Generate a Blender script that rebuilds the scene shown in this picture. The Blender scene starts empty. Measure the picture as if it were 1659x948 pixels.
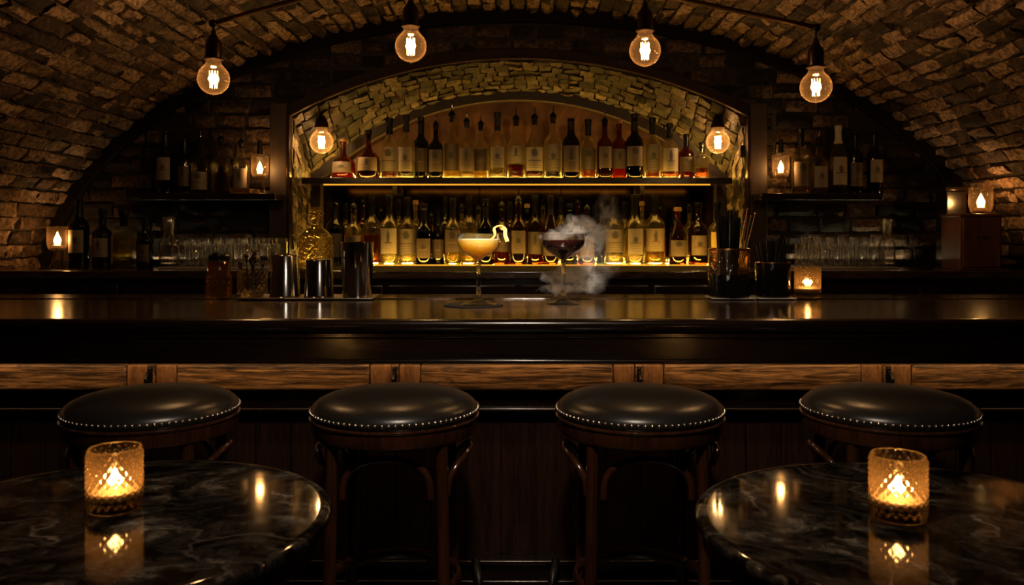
import bpy, bmesh, math, random
from mathutils import Vector, noise
R = math.radians
PI = math.pi
random.seed(7)
sc = bpy.context.scene
COL = sc.collection
F, VX, VY, EYE = 1380.0, 840.0, 372.0, 1.2      # focal length in pixels, vanishing point, eye height


def X(px, d):
    return (px - VX) / F * d


def Z(py, d):
    return EYE - (py - VY) / F * d


# ------------------------------------------------------------------ materials
def new_mat(name):
    m = bpy.data.materials.new(name)
    m.use_nodes = True
    nt = m.node_tree
    nt.nodes.clear()
    out = nt.nodes.new('ShaderNodeOutputMaterial')
    return m, nt, out


class N:
    """small node helper"""
    def __init__(s, nt):
        s.nt = nt

    def __call__(s, kind, **kw):
        n = s.nt.nodes.new('ShaderNode' + kind)
        for k, v in kw.items():
            if k.startswith('i_'):
                key = k[2:].replace('_', ' ')
                sock = n.inputs[int(key)] if key.isdigit() else n.inputs[key]
                if isinstance(v, bpy.types.NodeSocket):
                    s.nt.links.new(v, sock)
                else:
                    sock.default_value = v
            else:
                setattr(n, k, v)
        return n

    def link(s, a, b):
        s.nt.links.new(a, b)

    def math(s, op, a, b=0.0, c=0.0, clamp=False):
        n = s.nt.nodes.new('ShaderNodeMath')
        n.operation = op
        n.use_clamp = clamp
        for i, v in enumerate((a, b, c)):
            if isinstance(v, bpy.types.NodeSocket):
                s.nt.links.new(v, n.inputs[i])
            else:
                n.inputs[i].default_value = v
        return n.outputs[0]

    def mix(s, fac, a, b):
        n = s.nt.nodes.new('ShaderNodeMix')
        n.data_type = 'RGBA'
        for sock, v in ((n.inputs[0], fac), (n.inputs[6], a), (n.inputs[7], b)):
            if isinstance(v, bpy.types.NodeSocket):
                s.nt.links.new(v, sock)
            else:
                sock.default_value = v if not isinstance(v, tuple) or len(v) == 4 else (*v, 1)
        return n.outputs[2]

    def ramp(s, fac, stops):
        n = s.nt.nodes.new('ShaderNodeValToRGB')
        s.nt.links.new(fac, n.inputs[0])
        els = n.color_ramp.elements
        while len(els) < len(stops):
            els.new(0.5)
        for e, (p, c) in zip(els, stops):
            e.position = p
            e.color = (*c, 1) if len(c) == 3 else c
        return n.outputs[0]

    def noise(s, vec, scale, detail=4, rough=0.55, dist=0.0):
        n = s('TexNoise')
        n.inputs['Scale'].default_value = scale
        n.inputs['Detail'].default_value = detail
        n.inputs['Roughness'].default_value = rough
        n.inputs['Distortion'].default_value = dist
        if vec is not None:
            s.nt.links.new(vec, n.inputs['Vector'])
        return n.outputs[0]

    def objco(s, scale=(1, 1, 1)):
        t = s('TexCoord')
        mp = s('Mapping')
        mp.inputs['Scale'].default_value = scale
        s.nt.links.new(t.outputs['Object'], mp.inputs['Vector'])
        return mp.outputs[0]

    def bump(s, h, strength, dist):
        b = s('Bump')
        b.inputs['Strength'].default_value = strength
        b.inputs['Distance'].default_value = dist
        s.nt.links.new(h, b.inputs['Height'])
        return b.outputs[0]


def c4(c):
    return (*c, 1) if len(c) == 3 else c


def plain(name, col, rough=0.5, metal=0.0, coat=0.0, spec=0.5, bump=None):
    m, nt, out = new_mat(name)
    n = N(nt)
    p = n('BsdfPrincipled')
    p.inputs['Base Color'].default_value = c4(col)
    p.inputs['Roughness'].default_value = rough
    p.inputs['Metallic'].default_value = metal
    p.inputs['Coat Weight'].default_value = coat
    p.inputs['Coat Roughness'].default_value = 0.12
    p.inputs['Specular IOR Level'].default_value = spec
    co = n.objco()
    nz = n.noise(co, bump[0] if bump else 60, 5)
    n.link(n.math('MULTIPLY_ADD', nz, rough * 0.5, rough * 0.75), p.inputs['Roughness'])
    if bump:
        n.link(n.bump(nz, bump[1], bump[2]), p.inputs['Normal'])
    n.link(p.outputs[0], out.inputs[0])
    return m


def wood(name, dark, light, scale=(1.2, 14, 14), rough=0.3, coat=0.4, bumpd=0.0006, contrast=(0.35, 0.7), worn=None):
    m, nt, out = new_mat(name)
    n = N(nt)
    p = n('BsdfPrincipled')
    co = n.objco(scale)
    big = n.noise(co, 2.2, 6, 0.62, 1.2)
    fine = n.noise(co, 14, 5, 0.65, 0.4)
    g = n.math('MULTIPLY_ADD', fine, 0.45, n.math('MULTIPLY', big, 0.62))
    col = n.ramp(g, [(contrast[0], dark), (contrast[1], light)])
    if worn:
        patch = n.ramp(n.noise(n.objco(worn), 1.0, 6, 0.7, 1.6), [(0.38, (0.12, 0.1, 0.09)), (0.58, (1, 1, 1))])
        mu = n('Mix', data_type='RGBA', blend_type='MULTIPLY')
        mu.inputs[0].default_value = 1.0
        n.link(col, mu.inputs[6])
        n.link(patch, mu.inputs[7])
        col = mu.outputs[2]
    n.link(col, p.inputs['Base Color'])
    n.link(n.math('MULTIPLY_ADD', fine, rough * 0.8, rough * 0.6), p.inputs['Roughness'])
    p.inputs['Coat Weight'].default_value = coat
    p.inputs['Coat Roughness'].default_value = 0.15
    n.link(n.bump(g, 0.6, bumpd), p.inputs['Normal'])
    n.link(p.outputs[0], out.inputs[0])
    return m


def stone(name, cols, bumpd=0.006, rough=0.8):
    m, nt, out = new_mat(name)
    n = N(nt)
    p = n('BsdfPrincipled')
    geo = n('NewGeometry')
    co = n.objco()
    st = n.objco((1, 1, 1))
    nz = n.noise(co, 16, 6, 0.65, 0.8)
    nf = n.noise(st, 55, 5, 0.7, 0.4)
    tone = n.math('MULTIPLY_ADD', nz, 0.65, n.math('MULTIPLY_ADD', geo.outputs['Random Per Island'], 0.75, -.12))
    col = n.ramp(tone, [(0.22, cols[0]), (0.5, cols[1]), (0.85, cols[2])])
    col = n.mix(n.ramp(nf, [(0.42, (0.75, 0.75, 0.75)), (0.58, (0, 0, 0))]), col, tuple(x * 0.3 for x in cols[0]))
    n.link(col, p.inputs['Base Color'])
    p.inputs['Roughness'].default_value = rough
    p.inputs['Specular IOR Level'].default_value = 0.3
    h = n.math('MULTIPLY_ADD', nf, 0.5, nz)
    n.link(n.bump(h, 1.0, bumpd), p.inputs['Normal'])
    n.link(p.outputs[0], out.inputs[0])
    return m


def marble(name):
    m, nt, out = new_mat(name)
    n = N(nt)
    p = n('BsdfPrincipled')
    co = n.objco((1.1, 1.6, 1))
    warp = n('TexNoise')
    warp.inputs['Scale'].default_value = 4
    warp.inputs['Detail'].default_value = 6
    n.link(co, warp.inputs['Vector'])
    v = n('VectorMath', operation='SCALE')
    n.link(warp.outputs['Color'], v.inputs[0])
    v.inputs['Scale'].default_value = 0.42
    a = n('VectorMath', operation='ADD')
    n.link(co, a.inputs[0])
    n.link(v.outputs[0], a.inputs[1])
    cloud = n.noise(a.outputs[0], 9.0, 10, 0.72, 0.5)
    vor = n('TexVoronoi', feature='DISTANCE_TO_EDGE')
    vor.inputs['Scale'].default_value = 2.6
    n.link(a.outputs[0], vor.inputs['Vector'])
    thin = n.ramp(vor.outputs['Distance'], [(0.0, (1, 1, 1)), (0.02, (0, 0, 0))])
    mask = n.ramp(n.noise(co, 3.1, 3), [(0.45, (0, 0, 0)), (0.62, (1, 1, 1))])
    thin = n.math('MULTIPLY', n.math('MULTIPLY', thin, mask), n.math('MULTIPLY_ADD', n.noise(co, 18, 4), 1.6, -.3, clamp=True))
    base = n.ramp(cloud, [(0.45, (0.0015, 0.0012, 0.001)), (0.56, (0.02, 0.016, 0.012)), (0.66, (0.1, 0.082, 0.06)), (0.76, (0.3, 0.24, 0.18))])
    col = n.mix(n.math('MULTIPLY', thin, 0.5), base, (0.36, 0.28, 0.2))
    n.link(col, p.inputs['Base Color'])
    n.link(n.math('MULTIPLY_ADD', n.noise(co, 30, 4), 0.07, 0.03), p.inputs['Roughness'])
    p.inputs['Specular IOR Level'].default_value = 0.3
    n.link(p.outputs[0], out.inputs[0])
    return m


def emit(name, col, strength):
    m, nt, out = new_mat(name)
    n = N(nt)
    e = n('Emission')
    e.inputs[0].default_value = c4(col)
    e.inputs[1].default_value = strength
    n.link(e.outputs[0], out.inputs[0])
    return m


def thin_glass(name, tint, edge, milk=0.0, milkcol=(1, 1, 1), gain=1.0, rough=0.015, wobble=None):
    m, nt, out = new_mat(name)
    n = N(nt)
    lw = n('LayerWeight')
    lw.inputs[0].default_value = 0.5
    f = lw.outputs['Facing']
    tr = n('BsdfTransparent')
    n.link(n.mix(n.math('POWER', f, 1.6), tint, edge), tr.inputs[0])
    gl = n('BsdfGlossy')
    gl.inputs['Roughness'].default_value = rough
    gl.inputs['Color'].default_value = (1, 1, 1, 1)
    if wobble:
        nb = n.bump(n.noise(n.objco(), wobble[0], 2), wobble[1], wobble[2])
        n.link(nb, gl.inputs['Normal'])
    fac = n.math('MULTIPLY', n.math('MULTIPLY_ADD', n.math('POWER', f, 4.0), 0.9, 0.05), gain, clamp=True)
    body = tr.outputs[0]
    if milk > 0:
        tl = n('BsdfTranslucent')
        tl.inputs[0].default_value = c4(milkcol)
        df = n('BsdfDiffuse')
        df.inputs[0].default_value = c4(milkcol)
        ms = n('MixShader', i_0=0.4)
        n.link(tl.outputs[0], ms.inputs[1])
        n.link(df.outputs[0], ms.inputs[2])
        mm = n('MixShader')
        n.link(n.math('MULTIPLY_ADD', n.math('POWER', f, 3.0), milk * 5, milk * .5, clamp=True), mm.inputs[0])
        n.link(tr.outputs[0], mm.inputs[1])
        n.link(ms.outputs[0], mm.inputs[2])
        body = mm.outputs[0]
    mx = n('MixShader')
    n.link(fac, mx.inputs[0])
    n.link(body, mx.inputs[1])
    n.link(gl.outputs[0], mx.inputs[2])
    n.link(mx.outputs[0], out.inputs[0])
    return m


def liquor_mat(name, col, glow, opaque=0.0, refr=0.5):
    """refracting liquid: part bends the view, part scatters the shelf light"""
    m, nt, out = new_mat(name)
    n = N(nt)
    g = n('BsdfRefraction')
    g.inputs['Color'].default_value = c4(col)
    g.inputs['IOR'].default_value = 1.34
    g.inputs['Roughness'].default_value = 0.02
    tr = n('BsdfTransparent')
    tr.inputs[0].default_value = c4(col)
    tl = n('BsdfTranslucent')
    tl.inputs[0].default_value = c4(glow)
    a = n('MixShader', i_0=refr)
    n.link(tr.outputs[0], a.inputs[1])
    n.link(g.outputs[0], a.inputs[2])
    b = n('MixShader', i_0=0.3 + opaque)
    n.link(a.outputs[0], b.inputs[1])
    n.link(tl.outputs[0], b.inputs[2])
    gl = n('BsdfGlossy')
    gl.inputs['Roughness'].default_value = 0.03
    c = n('MixShader', i_0=0.05)
    n.link(b.outputs[0], c.inputs[1])
    n.link(gl.outputs[0], c.inputs[2])
    n.link(c.outputs[0], out.inputs[0])
    return m


def cut_glass(name, tint, scatter, sc_fac=0.3, thru=0.35, ior=1.45, rough=0.05):
    m, nt, out = new_mat(name)
    n = N(nt)
    g = n('BsdfGlass')
    g.inputs['Color'].default_value = c4(tint)
    g.inputs['IOR'].default_value = ior
    g.inputs['Roughness'].default_value = rough
    tr = n('BsdfTransparent')
    tr.inputs[0].default_value = c4(tint)
    tl = n('BsdfTranslucent')
    tl.inputs[0].default_value = c4(scatter)
    a = n('MixShader', i_0=thru)
    n.link(g.outputs[0], a.inputs[1])
    n.link(tr.outputs[0], a.inputs[2])
    b = n('MixShader', i_0=sc_fac)
    n.link(a.outputs[0], b.inputs[1])
    n.link(tl.outputs[0], b.inputs[2])
    n.link(b.outputs[0], out.inputs[0])
    return m


def label_mat(name, paper, ink, accent, seed):
    """printed paper label: crest blot, a headline bar and fine rules, in the label's own coordinates"""
    m, nt, out = new_mat(name)
    n = N(nt)
    t = n('TexCoord')
    sep = n('SeparateXYZ')
    n.link(t.outputs['Generated'], sep.inputs[0])
    x, z = sep.outputs[0], sep.outputs[2]
    dx = n.math('MULTIPLY', n.math('SUBTRACT', x, 0.5), 1.0)
    cz = 0.66 + 0.1 * (seed % 3 - 1)
    dz = n.math('MULTIPLY', n.math('SUBTRACT', z, cz), (1.3, .7, .95)[seed % 3])
    dx = n.math('MULTIPLY', dx, (.95, 1.5, .8)[seed % 3])
    rr = n.math('SQRT', n.math('ADD', n.math('MULTIPLY', dx, dx), n.math('MULTIPLY', dz, dz)))
    rr = n.math('MULTIPLY_ADD', n.math('SUBTRACT', n.noise(t.outputs['Generated'], 9, 3), 0.5), 0.22, rr)
    crest = n.ramp(rr, [(0.13, (1, 1, 1)), (0.19, (0, 0, 0))])
    lines = n.math('MULTIPLY', n.math('GREATER_THAN', n.math('SINE', n.math('MULTIPLY', z, 62.0)), 0.45), n.math('LESS_THAN', z, 0.36))
    lines = n.math('MULTIPLY', lines, n.math('LESS_THAN', n.math('ABSOLUTE', dx), 0.3))
    lines = n.math('MULTIPLY', lines, n.math('GREATER_THAN', n.noise(t.outputs['Generated'], 38, 1), 0.45))
    bar = n.math('LESS_THAN', n.math('ABSOLUTE', n.math('SUBTRACT', z, 0.43)), 0.028)
    bar = n.math('MULTIPLY', bar, n.math('LESS_THAN', n.math('ABSOLUTE', dx), 0.34))
    col = n.mix(n.math('MULTIPLY', crest, 0.85), paper, ink)
    col = n.mix(n.math('MULTIPLY', lines, 0.55), col, ink)
    col = n.mix(n.math('MULTIPLY', bar, 0.8), col, accent)
    p = n('BsdfPrincipled')
    n.link(col, p.inputs['Base Color'])
    p.inputs['Roughness'].default_value = 0.55
    n.link(p.outputs[0], out.inputs[0])
    return m


WARM = (1.0, 0.6, 0.28)
M = {}
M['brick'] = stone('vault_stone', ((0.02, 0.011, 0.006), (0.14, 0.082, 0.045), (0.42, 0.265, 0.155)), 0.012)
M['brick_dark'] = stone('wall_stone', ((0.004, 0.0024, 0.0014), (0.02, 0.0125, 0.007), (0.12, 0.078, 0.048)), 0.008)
M['soffit'] = stone('shaded_soffit_stone', ((0.01, 0.006, 0.003), (0.038, 0.025, 0.013), (0.14, 0.098, 0.054)), 0.006, 0.5)  # niche stone again, darkened: the soffit's shade is put into its colour
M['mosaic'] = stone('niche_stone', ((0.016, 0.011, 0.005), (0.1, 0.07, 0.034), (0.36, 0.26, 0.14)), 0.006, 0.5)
M['mortar'] = plain('mortar', (0.009, 0.006, 0.004), 0.9, bump=(40, 0.6, 0.01))
M['rib'] = plain('dark_plaster', (0.007, 0.005, 0.0035), 0.85, spec=.08, bump=(30, 0.8, 0.012))
M['floorm'] = wood('floor_boards', (0.012, 0.007, 0.004), (0.05, 0.026, 0.013), (9, 1, 9), 0.45, 0.1)
M['dwood'] = wood('ebony_wood', (0.0025, 0.0013, 0.0009), (0.014, 0.006, 0.0035), (1.0, 16, 16), 0.22, 0.6)
M['twood'] = wood('polished_top_wood', (0.008, 0.0045, 0.003), (0.09, 0.052, 0.032), (1.6, 7, 7), 0.17, 0.7, 0.0003, (0.4, 0.82))
M['pwood'] = wood('panel_wood', (0.006, 0.003, 0.0015), (0.035, 0.015, 0.007), (16, 16, 1.0), 0.3, 0.4)
M['bwood'] = wood('worn_beam_wood', (0.025, 0.009, 0.003), (0.62, 0.34, 0.14), (1.3, 24, 24), 0.42, 0.25, 0.005, (0.42, 0.68), (4, 40, 40))
M['ewood'] = wood('end_grain_wood', (0.06, 0.025, 0.01), (0.42, 0.21, 0.085), (26, 20, 5), 0.5, 0.1, 0.002, (0.36, 0.72))
M['swood'] = wood('bentwood', (0.01, 0.0035, 0.0015), (0.06, 0.02, 0.008), (14, 14, 1.2), 0.14, 0.9, 0.0003)
M['cwood'] = wood('reddish_cabinet_wood', (0.05, 0.018, 0.008), (0.2, 0.08, 0.035), (10, 10, 1.2), 0.35, 0.4, 0.0004)
M['leather'] = plain('black_leather', (0.012, 0.011, 0.01), 0.3, bump=(420, 0.12, 0.001))
M['nail'] = plain('nickel_nail', (0.75, 0.68, 0.6), 0.2, 1.0)
M['marble'] = marble('black_marble')
M['iron'] = plain('black_iron', (0.012, 0.011, 0.01), 0.38, 0.6)
M['pipe'] = plain('bronze_pipe', (0.14, 0.075, 0.03), 0.33, 0.9)
M['brass'] = plain('old_brass', (0.55, 0.3, 0.1), 0.28, 1.0)
M['copper'] = plain('copper_edge', (0.6, 0.3, 0.14), 0.25, 1.0)
M['bronze'] = plain('dark_bronze_socket', (0.05, 0.028, 0.014), 0.3, 0.9)
M['steel'] = plain('polished_steel', (0.52, 0.5, 0.48), 0.13, 1.0, bump=(9, 0.15, 0.002))
M['dsteel'] = plain('dark_steel', (0.2, 0.19, 0.185), 0.16, 1.0, bump=(9, 0.15, 0.002))
M['tray'] = plain('satin_steel_tray', (0.4, 0.36, 0.32), 0.3, 1.0)
M['mwood'] = wood('matt_dark_timber', (0.006, 0.003, 0.002), (0.03, 0.014, 0.008), (14, 14, 1.2), 0.55, 0.0)
M['mat'] = plain('pale_bar_mat', (0.34, 0.32, 0.3), 0.4)
M['rubber'] = plain('black_coaster', (0.002, 0.002, 0.002), 0.6, spec=.15)
M['napkin'] = plain('white_paper', (0.55, 0.52, 0.48), 0.7)
M['blackplastic'] = plain('black_plastic', (0.004, 0.004, 0.004), 0.3, spec=.25)
M['gloss_black'] = plain('glossy_black_sleeve', (0.005, 0.0045, 0.004), 0.08, spec=.6, bump=(40, .5, .004))
M['capsule'] = plain('black_capsule', (0.004, 0.0035, 0.003), 0.3, spec=.22)
M['cork'] = plain('cork_wood', (0.28, 0.15, 0.06), 0.6)
M['paleseal'] = plain('pale_seal', (0.5, 0.45, 0.36), 0.45)
M['wax'] = plain('candle_wax', (0.5, 0.36, 0.2), 0.5)
M['wick'] = plain('burnt_wick', (0.01, 0.01, 0.01), 0.9)
M['flame'] = emit('candle_flame', (1.0, 0.6, 0.22), 18)
nt_ = M['flame'].node_tree            # a flame gives light and lets light through
em_ = [q for q in nt_.nodes if q.type == 'EMISSION'][0]
ad_, tr_ = nt_.nodes.new('ShaderNodeAddShader'), nt_.nodes.new('ShaderNodeBsdfTransparent')
nt_.links.new(em_.outputs[0], ad_.inputs[0])
nt_.links.new(tr_.outputs[0], ad_.inputs[1])
nt_.links.new(ad_.outputs[0], [q for q in nt_.nodes if q.type == 'OUTPUT_MATERIAL'][0].inputs[0])
M['filament'] = emit('hot_filament', (1.0, 0.62, 0.25), 32)
M['led'] = emit('amber_led_strip', (1.0, 0.4, 0.03), 1.1)
M['added_backlight'] = emit('amber_backlight_strip', (1.0, 0.42, 0.05), .5)  # for the added rear strips that backlight the bottles
M['led_bar'] = emit('warm_led_under_counter', (1.0, 0.58, 0.25), 13)
M['bulbglass'] = thin_glass('amber_bulb_glass', (1.0, 0.9, 0.74), (0.8, 0.45, 0.17), 0.012, (1.0, 0.62, 0.28))
M['nicheglass'] = thin_glass('bright_bulb_glass', (1.0, 0.9, 0.74), (0.9, 0.55, 0.22), 0.06, (1.0, 0.7, 0.36))
M['clear'] = thin_glass('clear_bottle_glass', (0.97, 0.96, 0.9), (0.7, 0.62, 0.36), 0.1, (1.0, 0.85, 0.5), 1.2)


def bottle_glass(name, tint, thru, scatter, sc_):
    m, nt, out = new_mat(name)
    n = N(nt)
    g = n('BsdfGlass')
    g.inputs['Color'].default_value = c4(tint)
    g.inputs['IOR'].default_value = 1.46
    g.inputs['Roughness'].default_value = 0.0
    tr = n('BsdfTransparent')
    tr.inputs[0].default_value = c4(tint)
    a = n('MixShader', i_0=thru)
    n.link(g.outputs[0], a.inputs[1])
    n.link(tr.outputs[0], a.inputs[2])
    lw = n('LayerWeight')
    lw.inputs[0].default_value = .5
    tl = n('BsdfTranslucent')
    tl.inputs[0].default_value = c4(scatter)
    b = n('MixShader')
    n.link(n.math('MULTIPLY_ADD', n.math('POWER', lw.outputs['Facing'], 3.0), sc_ * 4, sc_ * .4, clamp=True), b.inputs[0])
    n.link(a.outputs[0], b.inputs[1])
    n.link(tl.outputs[0], b.inputs[2])
    n.link(b.outputs[0], out.inputs[0])
    return m


M['clear'] = bottle_glass('clear_bottle_glass', (0.985, 0.975, 0.93), 0.3, (1.0, .82, .42), .035)
M['crystal'] = thin_glass('clear_stem_glass', (0.985, 0.98, 0.97), (0.6, 0.58, 0.55), 0.004, (1, 1, 1), 1.1)
M['tumbler'] = thin_glass('bar_tumbler_glass', (0.97, 0.96, 0.95), (0.6, 0.57, 0.53), 0.012, (1, 1, 1), 1.8, 0.05)
M['green'] = thin_glass('green_bottle_glass', (0.1, 0.15, 0.04), (0.012, 0.025, 0.006), 0.0)
M['black'] = thin_glass('black_bottle_glass', (0.03, 0.022, 0.015), (0.004, 0.003, 0.002), 0.0)
M['amberglass'] = thin_glass('brown_bottle_glass', (0.45, 0.17, 0.04), (0.1, 0.03, 0.008), 0.03, (0.5, 0.2, 0.05))
M['smoked'] = thin_glass('smoked_cup_glass', (0.2, 0.12, 0.07), (0.05, 0.025, 0.01), 0.0, (1, 1, 1), 1.5)
M['straw_glass'] = thin_glass('amber_jar_glass', (0.97, 0.86, 0.64), (0.55, 0.33, 0.14), 0.03, (0.9, 0.6, 0.3), 1.6, 0.05, (45, 0.6, 0.02))
M['votive'] = cut_glass('votive_diamond_glass', (1.0, 0.93, 0.78), (1.0, 0.66, 0.32), 0.02, 0.2, 1.45, 0.0)
M['lampglass'] = thin_glass('lamp_glass', (0.98, 0.92, 0.82), (0.75, 0.5, 0.25), 0.014, (1.0, 0.7, 0.4), 1.8, 0.03)
M['facet'] = cut_glass('cut_crystal', (1.0, 0.96, 0.9), (0.9, 0.75, 0.55), 0.03, 0.12, 1.5, 0.0)
M['facet_amber'] = cut_glass('cut_amber_crystal', (0.82, 0.62, 0.4), (0.6, 0.35, 0.15), 0.12, 0.25, 1.5, 0.02)
M['decanter'] = cut_glass('decanter_crystal', (1.0, 0.9, 0.66), (1.0, 0.75, 0.3), 0.05, 0.12, 1.5, 0.0)
LQ = {
    'clear': liquor_mat('clear_spirit', (0.97, 0.93, 0.74), (0.75, 0.62, 0.28), -0.06),
    'yellow': liquor_mat('yellow_spirit', (0.98, 0.78, 0.22), (1.0, 0.72, 0.12), .05),
    'amber': liquor_mat('amber_spirit', (0.72, 0.3, 0.05), (0.7, 0.26, 0.04)),
    'red': liquor_mat('red_spirit', (0.4, 0.05, 0.015), (0.42, 0.06, 0.015)),
    'dark': liquor_mat('dark_spirit', (0.1, 0.035, 0.012), (0.1, 0.035, 0.01), 0.2),
}
LB = {}
for k, (pp, ik, ac) in enumerate([
        ((0.21, 0.17, 0.13), (0.03, 0.03, 0.025), (0.1, 0.06, 0.04)),
        ((0.3, 0.25, 0.19), (0.03, 0.035, 0.03), (0.05, 0.04, 0.04)),
        ((0.11, 0.08, 0.05), (0.02, 0.02, 0.015), (0.1, 0.05, 0.03)),
        ((0.075, 0.05, 0.033), (0.02, 0.014, 0.01), (0.14, 0.09, 0.05)),
        ((0.28, 0.21, 0.12), (0.05, 0.04, 0.02), (0.16, 0.06, 0.03)),
        ((0.72, 0.5, 0.1), (0.05, 0.03, 0.01), (0.3, 0.15, 0.03))]):
    for s in range(3):
        LB[k, s] = label_mat(f'bottle_label_paper_{k}_{s}', pp, ik, ac, s)


# ------------------------------------------------------------------ geometry helpers
class MB:
    def __init__(s):
        s.v, s.f = [], []

    def add(s, verts, faces):
        b = len(s.v)
        s.v.extend(tuple(p) for p in verts)
        s.f.extend(tuple(b + i for i in f) for f in faces)
        return s

    def box(s, x0, x1, y0, y1, z0, z1):
        return s.add([(x0, y0, z0), (x1, y0, z0), (x1, y1, z0), (x0, y1, z0), (x0, y0, z1), (x1, y0, z1), (x1, y1, z1), (x0, y1, z1)],
                     [(3, 2, 1, 0), (4, 5, 6, 7), (0, 1, 5, 4), (1, 2, 6, 5), (2, 3, 7, 6), (3, 0, 4, 7)])

    def lathe(s, prof, seg=32, c=(0, 0, 0), closed=False, disp=None, square=0.0):
        """revolve (r, z) pairs; r = 0 closes the end; closed joins last ring to first"""
        V, rows = [], []
        for (r, z) in prof:
            if r <= 1e-6:
                rows.append([len(V)])
                V.append((c[0], c[1], c[2] + z))
                continue
            row = []
            for i in range(seg):
                a = 2 * PI * i / seg
                rr = r + (disp(a, r, z) if disp else 0)
                if square:
                    k = (abs(math.cos(a)) ** square + abs(math.sin(a)) ** square) ** (-1 / square)
                    rr *= k
                row.append(len(V))
                V.append((c[0] + rr * math.cos(a), c[1] + rr * math.sin(a), c[2] + z))
            rows.append(row)
        Fs = []
        pairs = list(zip(rows, rows[1:]))
        if closed:
            pairs.append((rows[-1], rows[0]))
        for a, b in pairs:
            if len(a) == 1 and len(b) == 1:
                continue
            for i in range(seg):
                j = (i + 1) % seg
                if len(a) == 1:
                    Fs.append((a[0], b[j], b[i]))
                elif len(b) == 1:
                    Fs.append((a[i], a[j], b[0]))
                else:
                    Fs.append((a[i], a[j], b[j], b[i]))
        return s.add(V, Fs)

    def tube(s, path, r, seg=10, closed=False, flat=None):
        """sweep a round (or flat = (w, h)) section along a path"""
        P = [Vector(p) for p in path]
        n = len(P)
        V, rows = [], []
        up = None
        for i in range(n):
            if closed:
                t = (P[(i + 1) % n] - P[i - 1]).normalized()
            else:
                t = (P[min(i + 1, n - 1)] - P[max(i - 1, 0)]).normalized()
            if up is None:
                up = Vector((0, 0, 1)) if abs(t.z) < 0.9 else Vector((0, 1, 0))
            u = (up - t * up.dot(t)).normalized()
            up = u
            w = t.cross(u)
            rr = r[i] if isinstance(r, (list, tuple)) else r
            row = []
            for k in range(seg):
                a = 2 * PI * k / seg
                if flat:
                    p = P[i] + w * (flat[0] * math.cos(a)) + u * (flat[1] * math.sin(a))
                else:
                    p = P[i] + (w * math.cos(a) + u * math.sin(a)) * rr
                row.append(len(V))
                V.append(p)
            rows.append(row)
        Fs = []
        for i in range(n if closed else n - 1):
            a, b = rows[i], rows[(i + 1) % n]
            for k in range(seg):
                j = (k + 1) % seg
                Fs.append((a[k], a[j], b[j], b[k]))
        if not closed:
            Fs.append(tuple(reversed(rows[0])))
            Fs.append(tuple(rows[-1]))
        return s.add(V, Fs)

    def sweep(s, path, sec, closed=False):
        """sweep an (a, b) section along a path in an x-z arch: a along the outward normal, b along +y"""
        n = len(path)
        V, rows = [], []
        for i in range(n):
            p0, p1 = Vector(path[max(i - 1, 0)]), Vector(path[min(i + 1, n - 1)])
            t = (p1 - p0)
            t.y = 0
            t.normalize()
            nn = Vector((-t.z, 0, t.x))
            row = []
            for a, b in sec:
                row.append(len(V))
                V.append(Vector(path[i]) + nn * a + Vector((0, b, 0)))
            rows.append(row)
        m = len(sec)
        Fs = []
        for i in range(n - 1):
            for k in range(m):
                j = (k + 1) % m
                Fs.append((rows[i][k], rows[i][j], rows[i + 1][j], rows[i + 1][k]))
        Fs.append(tuple(rows[0]))
        Fs.append(tuple(reversed(rows[-1])))
        return s.add(V, Fs)

    def ball(s, c, r, seg=10, rings=6, sz=1.0):
        prof = [(r * math.sin(PI * k / rings), -r * sz * math.cos(PI * k / rings)) for k in range(rings + 1)]
        prof[0] = (0, prof[0][1])
        prof[-1] = (0, prof[-1][1])
        return s.lathe(prof, seg, c)

    def obj(s, name, mat, parent=None, bevel=0.0, smooth=40, fix=True):
        me = bpy.data.meshes.new(name)
        me.from_pydata(s.v, [], s.f)
        if fix:
            bm = bmesh.new()
            bm.from_mesh(me)
            bmesh.ops.recalc_face_normals(bm, faces=bm.faces)
            bm.to_mesh(me)
            bm.free()
        me.materials.append(mat)
        o = bpy.data.objects.new(name, me)
        COL.objects.link(o)
        if parent is not None:
            o.parent = parent
        if smooth:
            me.polygons.foreach_set('use_smooth', [True] * len(me.polygons))
            me.set_sharp_from_angle(angle=R(smooth))
        if bevel:
            b = o.modifiers.new('edge', 'BEVEL')
            b.width = bevel
            b.segments = 3
            b.limit_method = 'ANGLE'
        return o


def tag(o, label, cat, group=None, kind=None):
    o['label'] = label
    o['category'] = cat
    if group:
        o['group'] = group
    if kind:
        o['kind'] = kind
    return o


def thing(name, label, cat, loc=(0, 0, 0), group=None, rz=0.0):
    o = bpy.data.objects.new(name, None)
    o.empty_display_size = 0.05
    COL.objects.link(o)
    o.location = loc
    o.rotation_euler = (0, 0, rz)
    return tag(o, label, cat, group)


def copy_tree(o, parent=None):
    c = o.copy()
    COL.objects.link(c)
    c.parent = parent
    for ch in list(o.children):
        copy_tree(ch, c)
    return c


def point(name, loc, power, col=WARM, radius=0.012):
    l = bpy.data.lights.new(name, 'POINT')
    l.energy = power
    l.color = col
    l.shadow_soft_size = radius
    o = bpy.data.objects.new(name, l)
    COL.objects.link(o)
    o.location = loc
    return o


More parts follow.
